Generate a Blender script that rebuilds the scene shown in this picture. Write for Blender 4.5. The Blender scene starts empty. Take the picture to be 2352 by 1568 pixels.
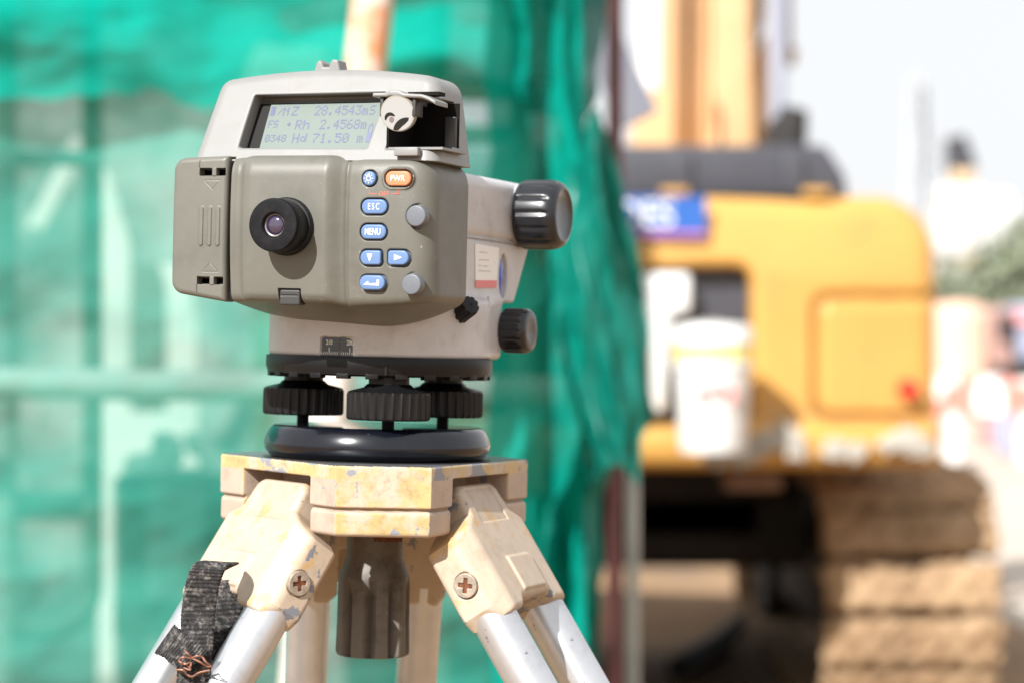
import bpy, math, random
import numpy as np
from mathutils import Vector, Matrix
random.seed(7); np.random.seed(7)
SC = bpy.context.scene
R = math.radians

# ------------------------------------------------------------------ camera, sky, sun, exposure
CAM = Vector((0, -1.32, 1.40))
cd = bpy.data.cameras.new('camera'); cam = bpy.data.objects.new('camera', cd); SC.collection.objects.link(cam)
cam.location = CAM; cam.rotation_euler = (R(90), 0, 0)
cd.lens = 85; cd.sensor_width = 36; cd.clip_start = .05; cd.clip_end = 1500
cd.dof.use_dof = True; cd.dof.focus_distance = 1.222; cd.dof.aperture_fstop = 7.1; cd.dof.aperture_blades = 0
SC.camera = cam
SUN = Vector((-.406, -.686, .60)).normalized()
W = bpy.data.worlds.new('World'); SC.world = W; W.use_nodes = True
wn, wl = W.node_tree.nodes, W.node_tree.links
sky = wn.new('ShaderNodeTexSky'); sky.sky_type = 'NISHITA'; sky.sun_disc = False
sky.sun_elevation = math.asin(SUN.z); sky.sun_rotation = math.atan2(SUN.x, SUN.y)
sky.air_density = 1.0; sky.dust_density = 1.5; sky.ozone_density = 1.0
hs = wn.new('ShaderNodeHueSaturation'); hs.inputs['Saturation'].default_value = .30
bg = wn['Background']; bg.inputs['Strength'].default_value = .090
hz = wn.new('ShaderNodeMix'); hz.data_type = 'RGBA'; hz.inputs[0].default_value = .80   # thin white haze over the whole sky
hz.inputs[7].default_value = (7.3, 7.4, 7.6, 1)
wl.new(sky.outputs[0], hs.inputs['Color']); wl.new(hs.outputs[0], hz.inputs[6]); wl.new(hz.outputs[2], bg.inputs['Color'])
sd = bpy.data.lights.new('sun', 'SUN'); sd.energy = 5.0; sd.angle = R(.55); sd.color = (1, .985, .96)
so = bpy.data.objects.new('sun', sd); SC.collection.objects.link(so)
so.rotation_euler = SUN.to_track_quat('Z', 'Y').to_euler(); so.location = (0, 0, 20)
SC.view_settings.view_transform = 'Standard'; SC.view_settings.look = 'None'
SC.view_settings.exposure = .60; SC.view_settings.gamma = 1
SC.cycles.max_bounces = 8; SC.cycles.transparent_max_bounces = 12
SC.cycles.caustics_reflective = False; SC.cycles.caustics_refractive = False

FPX = 85 / 36 * 2352
def at(px, py, Y):
    """world point at depth Y seen where the photograph (2352 wide) has px, py"""
    d = Y - CAM.y
    return Vector(((px - 1176) / FPX * d, Y, CAM.z - (py - 784) / FPX * d))

# ------------------------------------------------------------------ materials
def mat(name, col, rough=.6, metal=0, spec=.5, var=0, vscale=60, bump=0, bscale=400, col2=None, thr=None,
        soft=.05, coat=0, trans=0, dirt=None, dscale=40, damt=.5, wear=None, wthr=.6, wscale=60, wsoft=.02, point=0):
    m = bpy.data.materials.new(name); m.use_nodes = True
    n, l = m.node_tree.nodes, m.node_tree.links
    b = n['Principled BSDF']
    b.inputs['Roughness'].default_value = rough; b.inputs['Metallic'].default_value = metal
    b.inputs['Specular IOR Level'].default_value = spec
    if coat: b.inputs['Coat Weight'].default_value = coat; b.inputs['Coat Roughness'].default_value = .08
    tc = n.new('ShaderNodeTexCoord')
    def noise(scale, detail=5, rg=.6, off=0):
        t = n.new('ShaderNodeTexNoise'); t.inputs['Scale'].default_value = scale; t.inputs['Detail'].default_value = detail
        t.inputs['Roughness'].default_value = rg
        mp = n.new('ShaderNodeMapping'); mp.inputs['Location'].default_value = (off, off * 1.7, off * .3)
        l.new(tc.outputs['Object'], mp.inputs[0]); l.new(mp.outputs[0], t.inputs['Vector'])
        return t.outputs[0]
    def ramp(src, a, bb):
        r = n.new('ShaderNodeMapRange'); r.inputs['From Min'].default_value = a; r.inputs['From Max'].default_value = bb
        r.interpolation_type = 'SMOOTHSTEP'
        l.new(src, r.inputs['Value']); return r.outputs[0]
    def mix(f, A, B):
        x = n.new('ShaderNodeMix'); x.data_type = 'RGBA'
        if isinstance(f, float): x.inputs[0].default_value = f
        else: l.new(f, x.inputs[0])
        for s, v in ((6, A), (7, B)):
            if isinstance(v, tuple): x.inputs[s].default_value = (*v, 1)
            else: l.new(v, x.inputs[s])
        return x.outputs[2]
    cur = tuple(col)
    if var:
        cur = mix(ramp(noise(vscale, 6), .3, .7), tuple(c * (1 - var) for c in col), tuple(min(1, c * (1 + var)) for c in col))
    if col2: cur = mix(ramp(noise(vscale * .8, 6, .65, 3.1), (thr or .5) - soft, (thr or .5) + soft), cur, tuple(col2))
    if dirt:
        f = ramp(noise(dscale, 9, .7, 5.3), .45, .75)
        at_ = n.new('ShaderNodeAttribute'); at_.attribute_name = 'edge'
        cr = n.new('ShaderNodeMath'); cr.operation = 'MULTIPLY_ADD'; cr.use_clamp = True; cr.inputs[1].default_value = -3.2; l.new(at_.outputs['Fac'], cr.inputs[0]); l.new(f, cr.inputs[2]); f = cr.outputs[0]
        mu = n.new('ShaderNodeMath'); mu.operation = 'MULTIPLY'; mu.inputs[1].default_value = damt; l.new(f, mu.inputs[0])
        cur = mix(mu.outputs[0], cur, tuple(dirt))
    if wear:
        s = noise(wscale, 8, .62, 9.7)
        if point:
            ae = n.new('ShaderNodeAttribute'); ae.attribute_name = 'edge'; pr = ae.outputs['Fac']
            a = n.new('ShaderNodeMath'); a.operation = 'MULTIPLY_ADD'; a.inputs[1].default_value = point
            l.new(pr, a.inputs[0]); l.new(s, a.inputs[2]); s = a.outputs[0]
        wf = ramp(s, wthr - wsoft, wthr + wsoft)
        cur = mix(wf, cur, tuple(wear))
    if isinstance(cur, tuple): b.inputs['Base Color'].default_value = (*cur, 1)
    else: l.new(cur, b.inputs['Base Color'])
    if bump:
        bp = n.new('ShaderNodeBump'); bp.inputs['Strength'].default_value = bump; bp.inputs['Distance'].default_value = .0004
        l.new(noise(bscale, 3), bp.inputs['Height']); l.new(bp.outputs[0], b.inputs['Normal'])
    return m

M = {}
M['olive'] = mat('olive_plastic', (.138, .134, .113), .40, var=.07, vscale=35, bump=.22, bscale=2600, dirt=(.085, .078, .062), dscale=38, damt=.45,
                 wear=(.34, .31, .25), wthr=.70, wscale=300, wsoft=.012, point=.10)
M['shell'] = mat('pale_shell_plastic', (.232, .230, .222), .40, var=.05, vscale=30, bump=.22, bscale=2600, dirt=(.17, .155, .13), dscale=45, damt=.35)
M['body'] = mat('light_grey_body', (.56, .555, .565), .42, var=.04, dirt=(.30, .26, .21), dscale=45, damt=.45, bump=.1, bscale=2000)
M['black'] = mat('black_rubber', (.006, .006, .007), .40, spec=.3, bump=.15, bscale=2500, dirt=(.03, .027, .024), dscale=120, damt=.15)
M['black_matt'] = mat('matt_black', (.006, .006, .007), .6, spec=.15, dirt=(.04, .036, .034), dscale=150, damt=.35)
M['knob'] = mat('knob_black_gloss', (.010, .011, .014), .28, coat=.2, dirt=(.03, .03, .03), dscale=80, damt=.1)
M['glossblack'] = mat('glossy_black_paint', (.004, .005, .009), .2, spec=.4, coat=.35, dirt=(.03, .03, .03), dscale=60, damt=.12)
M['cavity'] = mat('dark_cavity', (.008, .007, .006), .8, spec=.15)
M['key'] = mat('blue_key', (.115, .195, .37), .4, var=.04)
M['keyo'] = mat('orange_key', (.62, .21, .10), .4)
M['btn'] = mat('grey_button', (.13, .14, .16), .4, dirt=(.22, .22, .22), dscale=200, damt=.5)
M['white'] = mat('white_print', (.85, .85, .83), .5)
M['redprint'] = mat('red_print', (.62, .12, .08), .6)
M['lcd'] = mat('lcd_glass', (.165, .20, .18), .4, spec=.25)
M['ink'] = mat('lcd_ink', (.140, .155, .255), .4, spec=.25)
M['mirror'] = mat('vial_mirror', (.40, .405, .40), .2, coat=.3)
M['rim'] = mat('mirror_rim', (.33, .30, .24), .4)
M['blue'] = mat('blue_vial', (.01, .05, .42), .25, coat=.6)
M['dial'] = mat('dial_black', (.014, .014, .014), .2, coat=.4)
M['dialink'] = mat('dial_ink', (.85, .84, .80), .6)
M['lens'] = mat('coated_lens', (.03, .02, .05), .03, coat=1, spec=1)
M['lensrim'] = mat('lens_rim', (.20, .17, .17), .3)
M['graplast'] = mat('charcoal_plastic', (.040, .038, .037), .4)
M['bezel'] = mat('bezel_with_wall_shade', (.012, .011, .010), .6, spec=.2)  # near-black also puts the shade of the window walls into the bezel
M['paint'] = mat('ochre_paint', (.52, .37, .165), .5, var=.10, vscale=70, col2=(.53, .43, .33), thr=.51, soft=.10, dirt=(.22, .13, .06), dscale=240, damt=.55,
                 wear=(.25, .26, .29), wthr=.605, wscale=48, wsoft=.006, point=.24, bump=.3, bscale=900)
M['beige'] = mat('beige_casting', (.46, .36, .285), .5, var=.07, vscale=50, dirt=(.22, .14, .09), dscale=70, damt=.45, wear=(.25, .26, .29), wthr=.63, wscale=60, wsoft=.006, point=.16, bump=.25, bscale=900)
M['plate'] = mat('scuffed_grey_plate', (.16, .17, .18), .4, metal=.4, var=.2, vscale=90)
M['shoulder'] = mat('cream_casting', (.49, .395, .30), .45, var=.06, vscale=60, col2=(.52, .34, .15), thr=.60, soft=.05, dirt=(.34, .23, .14), dscale=110, damt=.5,
                    wear=(.20, .21, .24), wthr=.628, wscale=42, wsoft=.005, point=.17, bump=.3, bscale=900)
M['tube'] = mat('satin_aluminium', (.62, .63, .65), .33, metal=.75, var=.05, wear=(.10, .09, .085), wthr=.665, wscale=55, wsoft=.03, dirt=(.22, .21, .20), dscale=24, damt=.5)
M['clamp'] = mat('brown_grey_plastic', (.165, .150, .132), .5, spec=.3, dirt=(.035, .028, .022), dscale=60, damt=.7, bump=.15, bscale=900)
M['rust'] = mat('rusty_screw', (.14, .045, .015), .8, var=.4, vscale=400)
M['screw'] = mat('dull_screw', (.36, .30, .24), .5, metal=.4, var=.2, vscale=300)
M['copper'] = mat('oxidised_copper_wire', (.26, .125, .085), .5, metal=.5, var=.2, vscale=300)

# ------------------------------------------------------------------ object helpers
def link(o, parent=None):
    SC.collection.objects.link(o)
    if parent is not None: o.parent = parent
    return o
def empty(name, label, cat, loc=(0, 0, 0), rot=(0, 0, 0), group=None):
    o = bpy.data.objects.new(name, None); link(o); o.location = loc; o.rotation_euler = rot
    o['label'] = label; o['category'] = cat
    if group: o['group'] = group
    return o
def tag(o, label, cat, group=None, kind=None):
    if kind: o['kind'] = kind
    if label: o['label'] = label
    if cat: o['category'] = cat
    if group: o['group'] = group
    return o
def mk(name, verts, faces, m, parent=None, smooth=True, scale=1.0, normals=None):
    me = bpy.data.meshes.new(name)
    me.from_pydata([tuple(v) for v in (np.asarray(verts, float) * scale)], [], [tuple(f) for f in faces])
    me.validate(); me.update()
    me.polygons.foreach_set('use_smooth', [smooth] * len(me.polygons))
    if m: me.materials.append(m)
    return link(bpy.data.objects.new(name, me), parent)
def mk_np(name, V, Q, m, parent, N=None):
    me = bpy.data.meshes.new(name)
    me.vertices.add(len(V)); me.vertices.foreach_set('co', V.astype(np.float32).ravel())
    me.loops.add(Q.size); me.loops.foreach_set('vertex_index', Q.astype(np.int32).ravel())
    me.polygons.add(len(Q)); me.polygons.foreach_set('loop_start', np.arange(0, Q.size, 4, dtype=np.int32))
    me.polygons.foreach_set('loop_total', np.full(len(Q), 4, dtype=np.int32))
    me.polygons.foreach_set('use_smooth', np.ones(len(Q), bool))
    me.update(calc_edges=True)
    if N is not None: me.normals_split_custom_set_from_vertices(N.astype(np.float32))
    if m: me.materials.append(m)
    return link(bpy.data.objects.new(name, me), parent)

class G:
    """collects simple solids into one mesh (world units)"""
    def __init__(s): s.v = []; s.f = []
    def box(s, c, h, rz=0, M4=None):
        n = len(s.v); cz, sz = math.cos(rz), math.sin(rz)
        for i in range(8):
            x, y, z = (h[0] if i & 1 else -h[0]), (h[1] if i & 2 else -h[1]), (h[2] if i & 4 else -h[2])
            p = Vector((x * cz - y * sz, x * sz + y * cz, z))
            if M4: p = M4 @ Vector((x, y, z))
            s.v.append(p + Vector(c))
        for f in ((0, 2, 3, 1), (4, 5, 7, 6), (0, 1, 5, 4), (1, 3, 7, 5), (3, 2, 6, 7), (2, 0, 4, 6)): s.f.append([n + k for k in f])
        return s
    def tube(s, pts, r, seg=16, cap=True, fl=None):
        pts = [Vector(p) for p in pts]; n = len(s.v); k = len(pts)
        up = None
        for i, p in enumerate(pts):
            d = (pts[min(i + 1, k - 1)] - pts[max(i - 1, 0)]).normalized()
            if up is None: up = Vector((0, 0, 1)) if abs(d.z) < .9 else Vector((0, 1, 0))
            a = d.cross(up).normalized(); b = a.cross(d).normalized(); up = b
            rr = r[i] if isinstance(r, (list, tuple)) else r
            for j in range(seg):
                t = 2 * math.pi * j / seg
                s.v.append(p + a * math.cos(t) * rr + b * math.sin(t) * rr)
        for i in range(k - 1):
            for j in range(seg):
                j2 = (j + 1) % seg
                s.f.append([n + i * seg + j, n + i * seg + j2, n + (i + 1) * seg + j2, n + (i + 1) * seg + j])
        if cap:
            s.f.append([n + j for j in range(seg)][::-1]); s.f.append([n + (k - 1) * seg + j for j in range(seg)])
        return s
    def prism(s, poly, axis, a, b):
        """polygon in the plane square to axis, extruded from a to b"""
        n = len(s.v); k = len(poly)
        for w in (a, b):
            for u, v in poly:
                s.v.append(Vector({'x': (w, u, v), 'y': (u, w, v), 'z': (u, v, w)}[axis]))
        s.f.append(list(range(n, n + k))[::-1]); s.f.append(list(range(n + k, n + 2 * k)))
        for i in range(k): s.f.append([n + i, n + (i + 1) % k, n + k + (i + 1) % k, n + k + i])
        return s
    def build(s, name, m, parent=None, smooth=False, bevel=0):
        o = mk(name, s.v, s.f, m, parent, smooth)
        import bmesh
        bm = bmesh.new(); bm.from_mesh(o.data); bmesh.ops.recalc_face_normals(bm, faces=bm.faces)
        if bevel: bmesh.ops.bevel(bm, geom=[e for e in bm.edges if e.calc_face_angle(0) > .5], offset=bevel, segments=3, affect='EDGES', profile=.5, clamp_overlap=True)
        bm.to_mesh(o.data); bm.free()
        if smooth or bevel:
            o.data.polygons.foreach_set('use_smooth', [True] * len(o.data.polygons))
            o.data.set_sharp_from_angle(angle=R(38))
        return o

def lathe(name, prof, axis, c, m, parent=None, seg=96, rf=None, scale=.001):
    """profile [(r, s)], s along axis; rf(theta, r, s) alters r"""
    V = []; F = []
    for r, s_ in prof:
        for j in range(seg):
            t = 2 * math.pi * j / seg; rr = rf(t, r, s_) if rf else r
            a, b = rr * math.cos(t), rr * math.sin(t)
            V.append({'z': (a, b, s_), 'y': (a, s_, b), 'x': (s_, a, b)}[axis])
    for i in range(len(prof) - 1):
        for j in range(seg):
            j2 = (j + 1) % seg; F.append((i * seg + j, i * seg + j2, (i + 1) * seg + j2, (i + 1) * seg + j))
    F.append(tuple(range(seg))[::-1]); F.append(tuple(range((len(prof) - 1) * seg, len(prof) * seg)))
    o = mk(name, np.array(V) + np.array(c), F, m, parent, True, scale)
    import bmesh
    bm = bmesh.new(); bm.from_mesh(o.data); bmesh.ops.recalc_face_normals(bm, faces=bm.faces); bm.to_mesh(o.data); bm.free()
    o.data.polygons.foreach_set('use_smooth', [True] * len(o.data.polygons))
    o.data.set_sharp_from_angle(angle=R(35))
    if rf:                                          # grooves hold dirt
        dep = max(1e-6, max(p[0] - rf(2 * math.pi * j / seg, *p) for p in prof for j in range(seg)))
        o.data.attributes.new('edge', 'FLOAT', 'POINT').data.foreach_set('value', [(rf(2 * math.pi * j / seg, *p) - p[0]) / dep * .30 for p in prof for j in range(seg)])
    return o

# signed distance modelling (millimetres) -------------------------------------
def smax(a, b, k): h = np.clip(.5 - .5 * (a - b) / k, 0, 1); return a * (1 - h) + b * h + k * h * (1 - h)
def smin(a, b, k): return -smax(-a, -b, k)
def sm(x, a, b): t = np.clip((x - a) / (b - a), 0, 1); return t * t * (3 - 2 * t)
def sbox(X, Y, Z, c, h, r=0):
    q = [np.abs(A - c_) - (h_ - r) for A, c_, h_ in zip((X, Y, Z), c, h)]
    return np.sqrt(sum(np.maximum(v, 0) ** 2 for v in q)) + np.minimum(np.maximum(np.maximum(q[0], q[1]), q[2]), 0) - r
def rect2(U, V, c, h, rl, rr=None):
    rr = rl if rr is None else rr
    r = np.where(U < c[0], rl, rr)
    a = np.abs(U - c[0]) - (h[0] - r); b = np.abs(V - c[1]) - (h[1] - r)
    return np.sqrt(np.maximum(a, 0) ** 2 + np.maximum(b, 0) ** 2) + np.minimum(np.maximum(a, b), 0) - r
def poly2(U, V, P):
    d = np.full(U.shape, 1e9); ins = np.zeros(U.shape, bool); n = len(P)
    for i in range(n):
        (ax, ay), (bx, by) = P[i], P[(i + 1) % n]
        ex, ey = bx - ax, by - ay; wx, wy = U - ax, V - ay
        t = np.clip((wx * ex + wy * ey) / (ex * ex + ey * ey), 0, 1)
        d = np.minimum(d, (wx - ex * t) ** 2 + (wy - ey * t) ** 2)
        if ey: ins ^= ((ay > V) != (by > V)) & (U < ex * (V - ay) / ey + ax)
    d = np.sqrt(d); return np.where(ins, -d, d)
def extr(d2, d1, r=0):
    a, b = d2 + r, d1 + r
    return np.sqrt(np.maximum(a, 0) ** 2 + np.maximum(b, 0) ** 2) + np.minimum(np.maximum(a, b), 0) - r
def net_sdf(name, f, lo, hi, h, m, parent=None, scale=.001, normals=True):
    lo = np.array(lo, float); hi = np.array(hi, float); nn = np.ceil((hi - lo) / h).astype(int) + 1
    ax = [lo[i] + h * np.arange(nn[i]) for i in range(3)]
    Fd = np.empty(tuple(nn), np.float32); B = 16
    for i in range(0, nn[0], B):
        for j in range(0, nn[1], B):
            for k in range(0, nn[2], B):
                a, b, c = ax[0][i:i + B], ax[1][j:j + B], ax[2][k:k + B]
                ce = f(np.array([(a[0] + a[-1]) / 2]), np.array([(b[0] + b[-1]) / 2]), np.array([(c[0] + c[-1]) / 2]))[0]
                if abs(ce) > B * h * .866 * 1.45 + 1: Fd[i:i + B, j:j + B, k:k + B] = ce
                else: Fd[i:i + B, j:j + B, k:k + B] = f(*np.meshgrid(a, b, c, indexing='ij'))
    S = Fd < 0
    cnt = sum(S[a:nn[0] - 1 + a, b:nn[1] - 1 + b, c:nn[2] - 1 + c].astype(np.int8) for a in (0, 1) for b in (0, 1) for c in (0, 1))
    act = (cnt > 0) & (cnt < 8); I = np.argwhere(act)
    idm = np.full(act.shape, -1, np.int32); idm[act] = np.arange(len(I))
    val = {(a, b, c): Fd[I[:, 0] + a, I[:, 1] + b, I[:, 2] + c] for a in (0, 1) for b in (0, 1) for c in (0, 1)}
    acc = np.zeros((len(I), 3)); num = np.zeros(len(I))
    for d in range(3):
        for p in (0, 1):
            for q in (0, 1):
                c0 = [p, q]; c0.insert(d, 0); c1 = list(c0); c1[d] = 1
                f0, f1 = val[tuple(c0)], val[tuple(c1)]; cr = (f0 < 0) != (f1 < 0)
                t = np.where(cr, f0 / np.where(cr, f0 - f1, 1), 0)
                for e in range(3): acc[:, e] += np.where(cr, t if e == d else c0[e], 0)
                num += cr
    V = lo + h * (I + acc / num[:, None])
    Q = []
    for d in range(3):
        sl0 = [slice(1, -1)] * 3; sl1 = [slice(1, -1)] * 3
        sl0[d] = slice(0, -1); sl1[d] = slice(1, None)
        s0, s1 = S[tuple(sl0)], S[tuple(sl1)]
        for sgn in (0, 1):
            E_ = np.argwhere((s0 & ~s1) if sgn == 0 else (~s0 & s1))
            if not len(E_): continue
            off = np.ones(3, int); off[d] = 0; E_ = E_ + off
            u, v = (d + 1) % 3, (d + 2) % 3; quad = []
            for du, dv in ((-1, -1), (0, -1), (0, 0), (-1, 0)):
                c = E_.copy(); c[:, u] += du; c[:, v] += dv; quad.append(idm[c[:, 0], c[:, 1], c[:, 2]])
            quad = np.stack(quad, 1); Q.append(quad if sgn == 0 else quad[:, ::-1])
    Q = np.concatenate(Q); Q = Q[(Q >= 0).all(1)]
    N = None
    if normals:
        e = h * .35
        g = [f(*(V[:, i] + (e if i == k else 0) for i in range(3))) - f(*(V[:, i] - (e if i == k else 0) for i in range(3))) for k in range(3)]
        N = np.stack(g, 1); N /= np.linalg.norm(N, axis=1)[:, None] + 1e-9
    o = mk_np(name, V * scale, Q, m, parent, N)
    e = 1.8 if scale < .01 else 2.2 * h             # how far each point sits on a convex edge (+) or in a crease (-)
    K = sum(f(*(V[:, i] + (sg * e if i == k else 0) for i in range(3))) for k in range(3) for sg in (-1, 1)) / (6 * e)
    o.data.attributes.new('edge', 'FLOAT', 'POINT').data.foreach_set('value', np.clip(K, -1, 1).astype(np.float32))
    return o

def txt(name, body, size, loc, m, parent, sx=1., rot=(90, 0, 0), off=0., scale=.001, spacing=1.):
    c = bpy.data.curves.new(name, 'FONT'); c.body = body; c.size = size * scale; c.align_x = 'CENTER'; c.align_y = 'CENTER'
    c.extrude = .04 * scale; c.offset = off * scale; c.space_character = spacing; c.materials.append(m)
    o = link(bpy.data.objects.new(name, c), parent); o.location = [v * scale for v in loc]
    o.rotation_euler = [R(a) for a in rot]; o.scale = (sx, 1, 1)
    bpy.context.view_layer.update()
    me = bpy.data.meshes.new_from_object(o.evaluated_get(bpy.context.evaluated_depsgraph_get())); me.materials.clear(); me.materials.append(m)
    q = bpy.data.objects.new(name + '_m', me); mb = o.matrix_basis.copy(); bpy.data.objects.remove(o); q.name = name
    link(q, parent); q.matrix_basis = mb; return q

# ================================================================== THE SETTING
def hexc(*c): return tuple(((v / 255) / 12.92 if v <= 10 else ((v / 255 + .055) / 1.055) ** 2.4) for v in c)
M['sand'] = mat('sandy_ground', (.31, .185, .09), .9, var=.25, vscale=.8, col2=(.15, .105, .07), thr=.55, soft=.15, dirt=(.43, .27, .14), dscale=3, damt=.5)
gx = np.concatenate([-np.geomspace(500, 14, 14), np.linspace(-12, 14, 105), np.geomspace(16, 500, 14)])
gy = np.concatenate([[-60, -20, -8], np.linspace(-4, 20, 97), np.geomspace(21, 900, 18)])
GX, GY = np.meshgrid(gx, gy, indexing='ij')
GZ = .035 * np.sin(GX * 2.1 + GY * 1.3) * np.cos(GY * 1.7 - GX * .6) + .02 * np.sin(GX * 5.3 + 1) * np.sin(GY * 4.7) + .012 * np.sin(GX * 13) * np.sin(GY * 11 + GX * 3)
GZ += .16 * np.exp(-((GX - .7) ** 2 / 1.2 + (GY - 10.8) ** 2 / .35)) + .10 * np.exp(-((GX - 1.3) ** 2 / .4 + (GY - 9.6) ** 2 / .2))
GZ *= (np.abs(GX) < 12) & (GY > -4) & (GY < 20)
GZ *= np.clip((np.hypot(GX, GY) - .5) / 1.5, 0, 1)
GZ *= 1 - np.clip((GX - 1.9) / .5, 0, 1) * np.clip((GY - 8.5) / 1, 0, 1)
ny = len(gy)
mk('ground', np.stack([GX.ravel(), GY.ravel(), GZ.ravel()], 1),
   [(i * ny + j, (i + 1) * ny + j, (i + 1) * ny + j + 1, i * ny + j + 1) for i in range(len(gx) - 1) for j in range(ny - 1)], M['sand'])['kind'] = 'structure'

rv = [(2.5, 10, .004), (14, 10, .004), (90, 420, .004), (3.4, 420, .004)]
M['road'] = mat('pale_concrete', (.55, .47, .39), .9, var=.12, vscale=.6, dirt=(.40, .31, .23), dscale=.9, damt=.5)
mk('access_road', rv, [(0, 1, 2, 3)], M['road'])['kind'] = 'structure'
# ------------------------------------------------------------------ debris netting
def net_mat(name, col, dens, rough=.75, vs=3, gloss=.0):
    m = bpy.data.materials.new(name); m.use_nodes = True; n, l = m.node_tree.nodes, m.node_tree.links
    n.remove(n['Principled BSDF']); out = n['Material Output']
    tc = n.new('ShaderNodeTexCoord'); nz = n.new('ShaderNodeTexNoise'); nz.inputs['Scale'].default_value = vs; nz.inputs['Detail'].default_value = 3
    mp = n.new('ShaderNodeMapping'); mp.inputs['Scale'].default_value = (1, 1, 2.2); l.new(tc.outputs['Object'], mp.inputs[0]); l.new(mp.outputs[0], nz.inputs['Vector'])
    mr = n.new('ShaderNodeMapRange'); mr.inputs['From Min'].default_value = .3; mr.inputs['From Max'].default_value = .7
    mr.inputs['To Min'].default_value = 1 - dens - .10; mr.inputs['To Max'].default_value = 1 - dens + .10; l.new(nz.outputs[0], mr.inputs['Value'])
    di = n.new('ShaderNodeBsdfDiffuse'); di.inputs['Color'].default_value = (*col, 1)
    tr = n.new('ShaderNodeBsdfTranslucent'); tr.inputs['Color'].default_value = (*col, 1)
    gl = n.new('ShaderNodeBsdfGlossy'); gl.inputs['Roughness'].default_value = .32; m0 = n.new('ShaderNodeMixShader'); m0.inputs[0].default_value = gloss
    l.new(di.outputs[0], m0.inputs[1]); l.new(gl.outputs[0], m0.inputs[2])
    tp = n.new('ShaderNodeBsdfTransparent'); m1 = n.new('ShaderNodeMixShader'); m1.inputs[0].default_value = .35
    m2 = n.new('ShaderNodeMixShader'); l.new(m0.outputs[0], m1.inputs[1]); l.new(tr.outputs[0], m1.inputs[2])
    l.new(mr.outputs[0], m2.inputs[0]); l.new(m1.outputs[0], m2.inputs[1]); l.new(tp.outputs[0], m2.inputs[2]); l.new(m2.outputs[0], out.inputs[0])
    return m
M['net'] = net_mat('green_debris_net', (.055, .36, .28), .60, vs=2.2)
M['net3'] = net_mat('green_debris_net_shaded_bundle', (.003, .24, .185), .93, gloss=.07)  # denser layered net; its darker green also stands in for fold shade
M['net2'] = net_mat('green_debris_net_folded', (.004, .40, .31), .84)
def cloth(name, fn, nu, nv, m, parent):
    V = [fn(i / (nu - 1), j / (nv - 1)) for i in range(nu) for j in range(nv)]
    F = [(i * nv + j, (i + 1) * nv + j, (i + 1) * nv + j + 1, i * nv + j + 1) for i in range(nu - 1) for j in range(nv - 1)]
    return mk(name, V, F, m, parent)
NY = 2.30
fence = empty('safety_net', 'green debris netting hung behind the tripod, bunched in folds at its right edge', 'safety net', (0, NY, 0))
from mathutils import noise as mn
def fb(x, y, z, o=4): return mn.fractal(Vector((x, y, z)), .9, 2.1, o)
def sheet(u, v):
    x = -3.4 + 3.5 * u; z = .02 + 2.6 * v
    y = .03 * math.sin(x * 7 + 1.5 * math.sin(z * 2)) + .07 * fb(x * 1.3, 1, z * 2.4, 2) + .030 * fb(x * 3 + z * 2, 7, z * 7 - x * 2, 4) + .012 * math.sin(z * 24 + 5 * fb(x * 1.2, 4, z))
    return (x, y, z)
cloth('net_sheet', sheet, 300, 260, M['net'], fence)
def overlap(u, v):                                   # second, doubled width of net slung along the top
    x = -3.4 + 3.5 * u
    low = 1.74 + .10 * fb(x * 1.3, 2, 5) + .035 * fb(x * 6, 4, 1)
    z = low + (2.62 - low) * v
    y = -.05 + .06 * fb(x * 1.8 + v, 9, v * 5, 2) + .034 * fb(x * 3.5 - v * 4, 5, v * 8 + x * 2, 4)
    return (x, y, z)
cloth('net_overlap', overlap, 260, 90, M['net2'], fence)
# the bunched curtain: left and right edge against height
def prof(z, tab):
    for (z0, a), (z1, b) in zip(tab, tab[1:]):
        if z <= z1:
            t = max(0, (z - z0) / (z1 - z0)); t = t * t * (3 - 2 * t); return a + (b - a) * t
    return tab[-1][1]
RT = [(0, .12), (.95, .130), (1.16, .132), (1.22, .150), (1.29, .212), (1.35, .205), (1.45, .178), (1.56, .158), (1.65, .128), (1.71, .108), (1.78, .132), (1.9, .137), (2.7, .12)]
LT = [(0, .02), (.9, .02), (1.15, .045), (1.22, .080), (1.30, .09), (1.42, .065), (1.6, .050), (1.70, .070), (1.78, .055), (1.9, .045), (2.7, .03)]
def curtain(u, v):
    z = .02 + 2.6 * v; a, b = prof(z, LT), prof(z, RT)
    x = a + (b - a) * u + .010 * fb(u * 3, 1, z * 7)
    y = -.06 + .06 * fb(u * 3.2 + z * 1.1, 6, z * 1.3, 2) + .035 * fb(u * 6 - z * 2.2, 3, z * 2.2, 2) + .07 * math.sin(u * 9 + 2.4 * math.sin(z * 4.1)) * (1.2 - u) + .16 * max(0, u - .7)
    return (x, y, z)
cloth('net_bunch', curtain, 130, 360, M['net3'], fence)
def drape(u, v):                                     # loose single fold left of the bunch
    z = .02 + 2.6 * v; x = -.035 + .14 * u + .02 * fb(u, 4, z * 4); y = -.10 + .06 * fb(u * 2 + z, 2, z * 1.8, 2) + .03 * fb(u * 5, 5, z * 3 + u * 3, 2) + .05 * math.sin(u * 7 + z * 3)
    return (x, y, z)
cloth('net_fold', drape, 60, 260, M['net2'], fence)
def knot(u, v):                                      # loop pulled over the knot and hanging in front
    t = v; zc = 1.225 + .50 * t; w = .012 + .052 * math.sin(math.pi * min(1, t * .9 + .1)) ** .8
    x = .118 + .030 * (1 - t) ** 1.5 + w * (u * 2 - 1) + .008 * fb(u * 3, 2, t * 6); y = -.15 - .06 * math.sin(math.pi * u) * (.4 + t) + .03 * fb(u * 4 + t * 2, 1, t * 3, 2)
    return (x, y, zc - .03 * (u * 2 - 1) ** 2)
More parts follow.
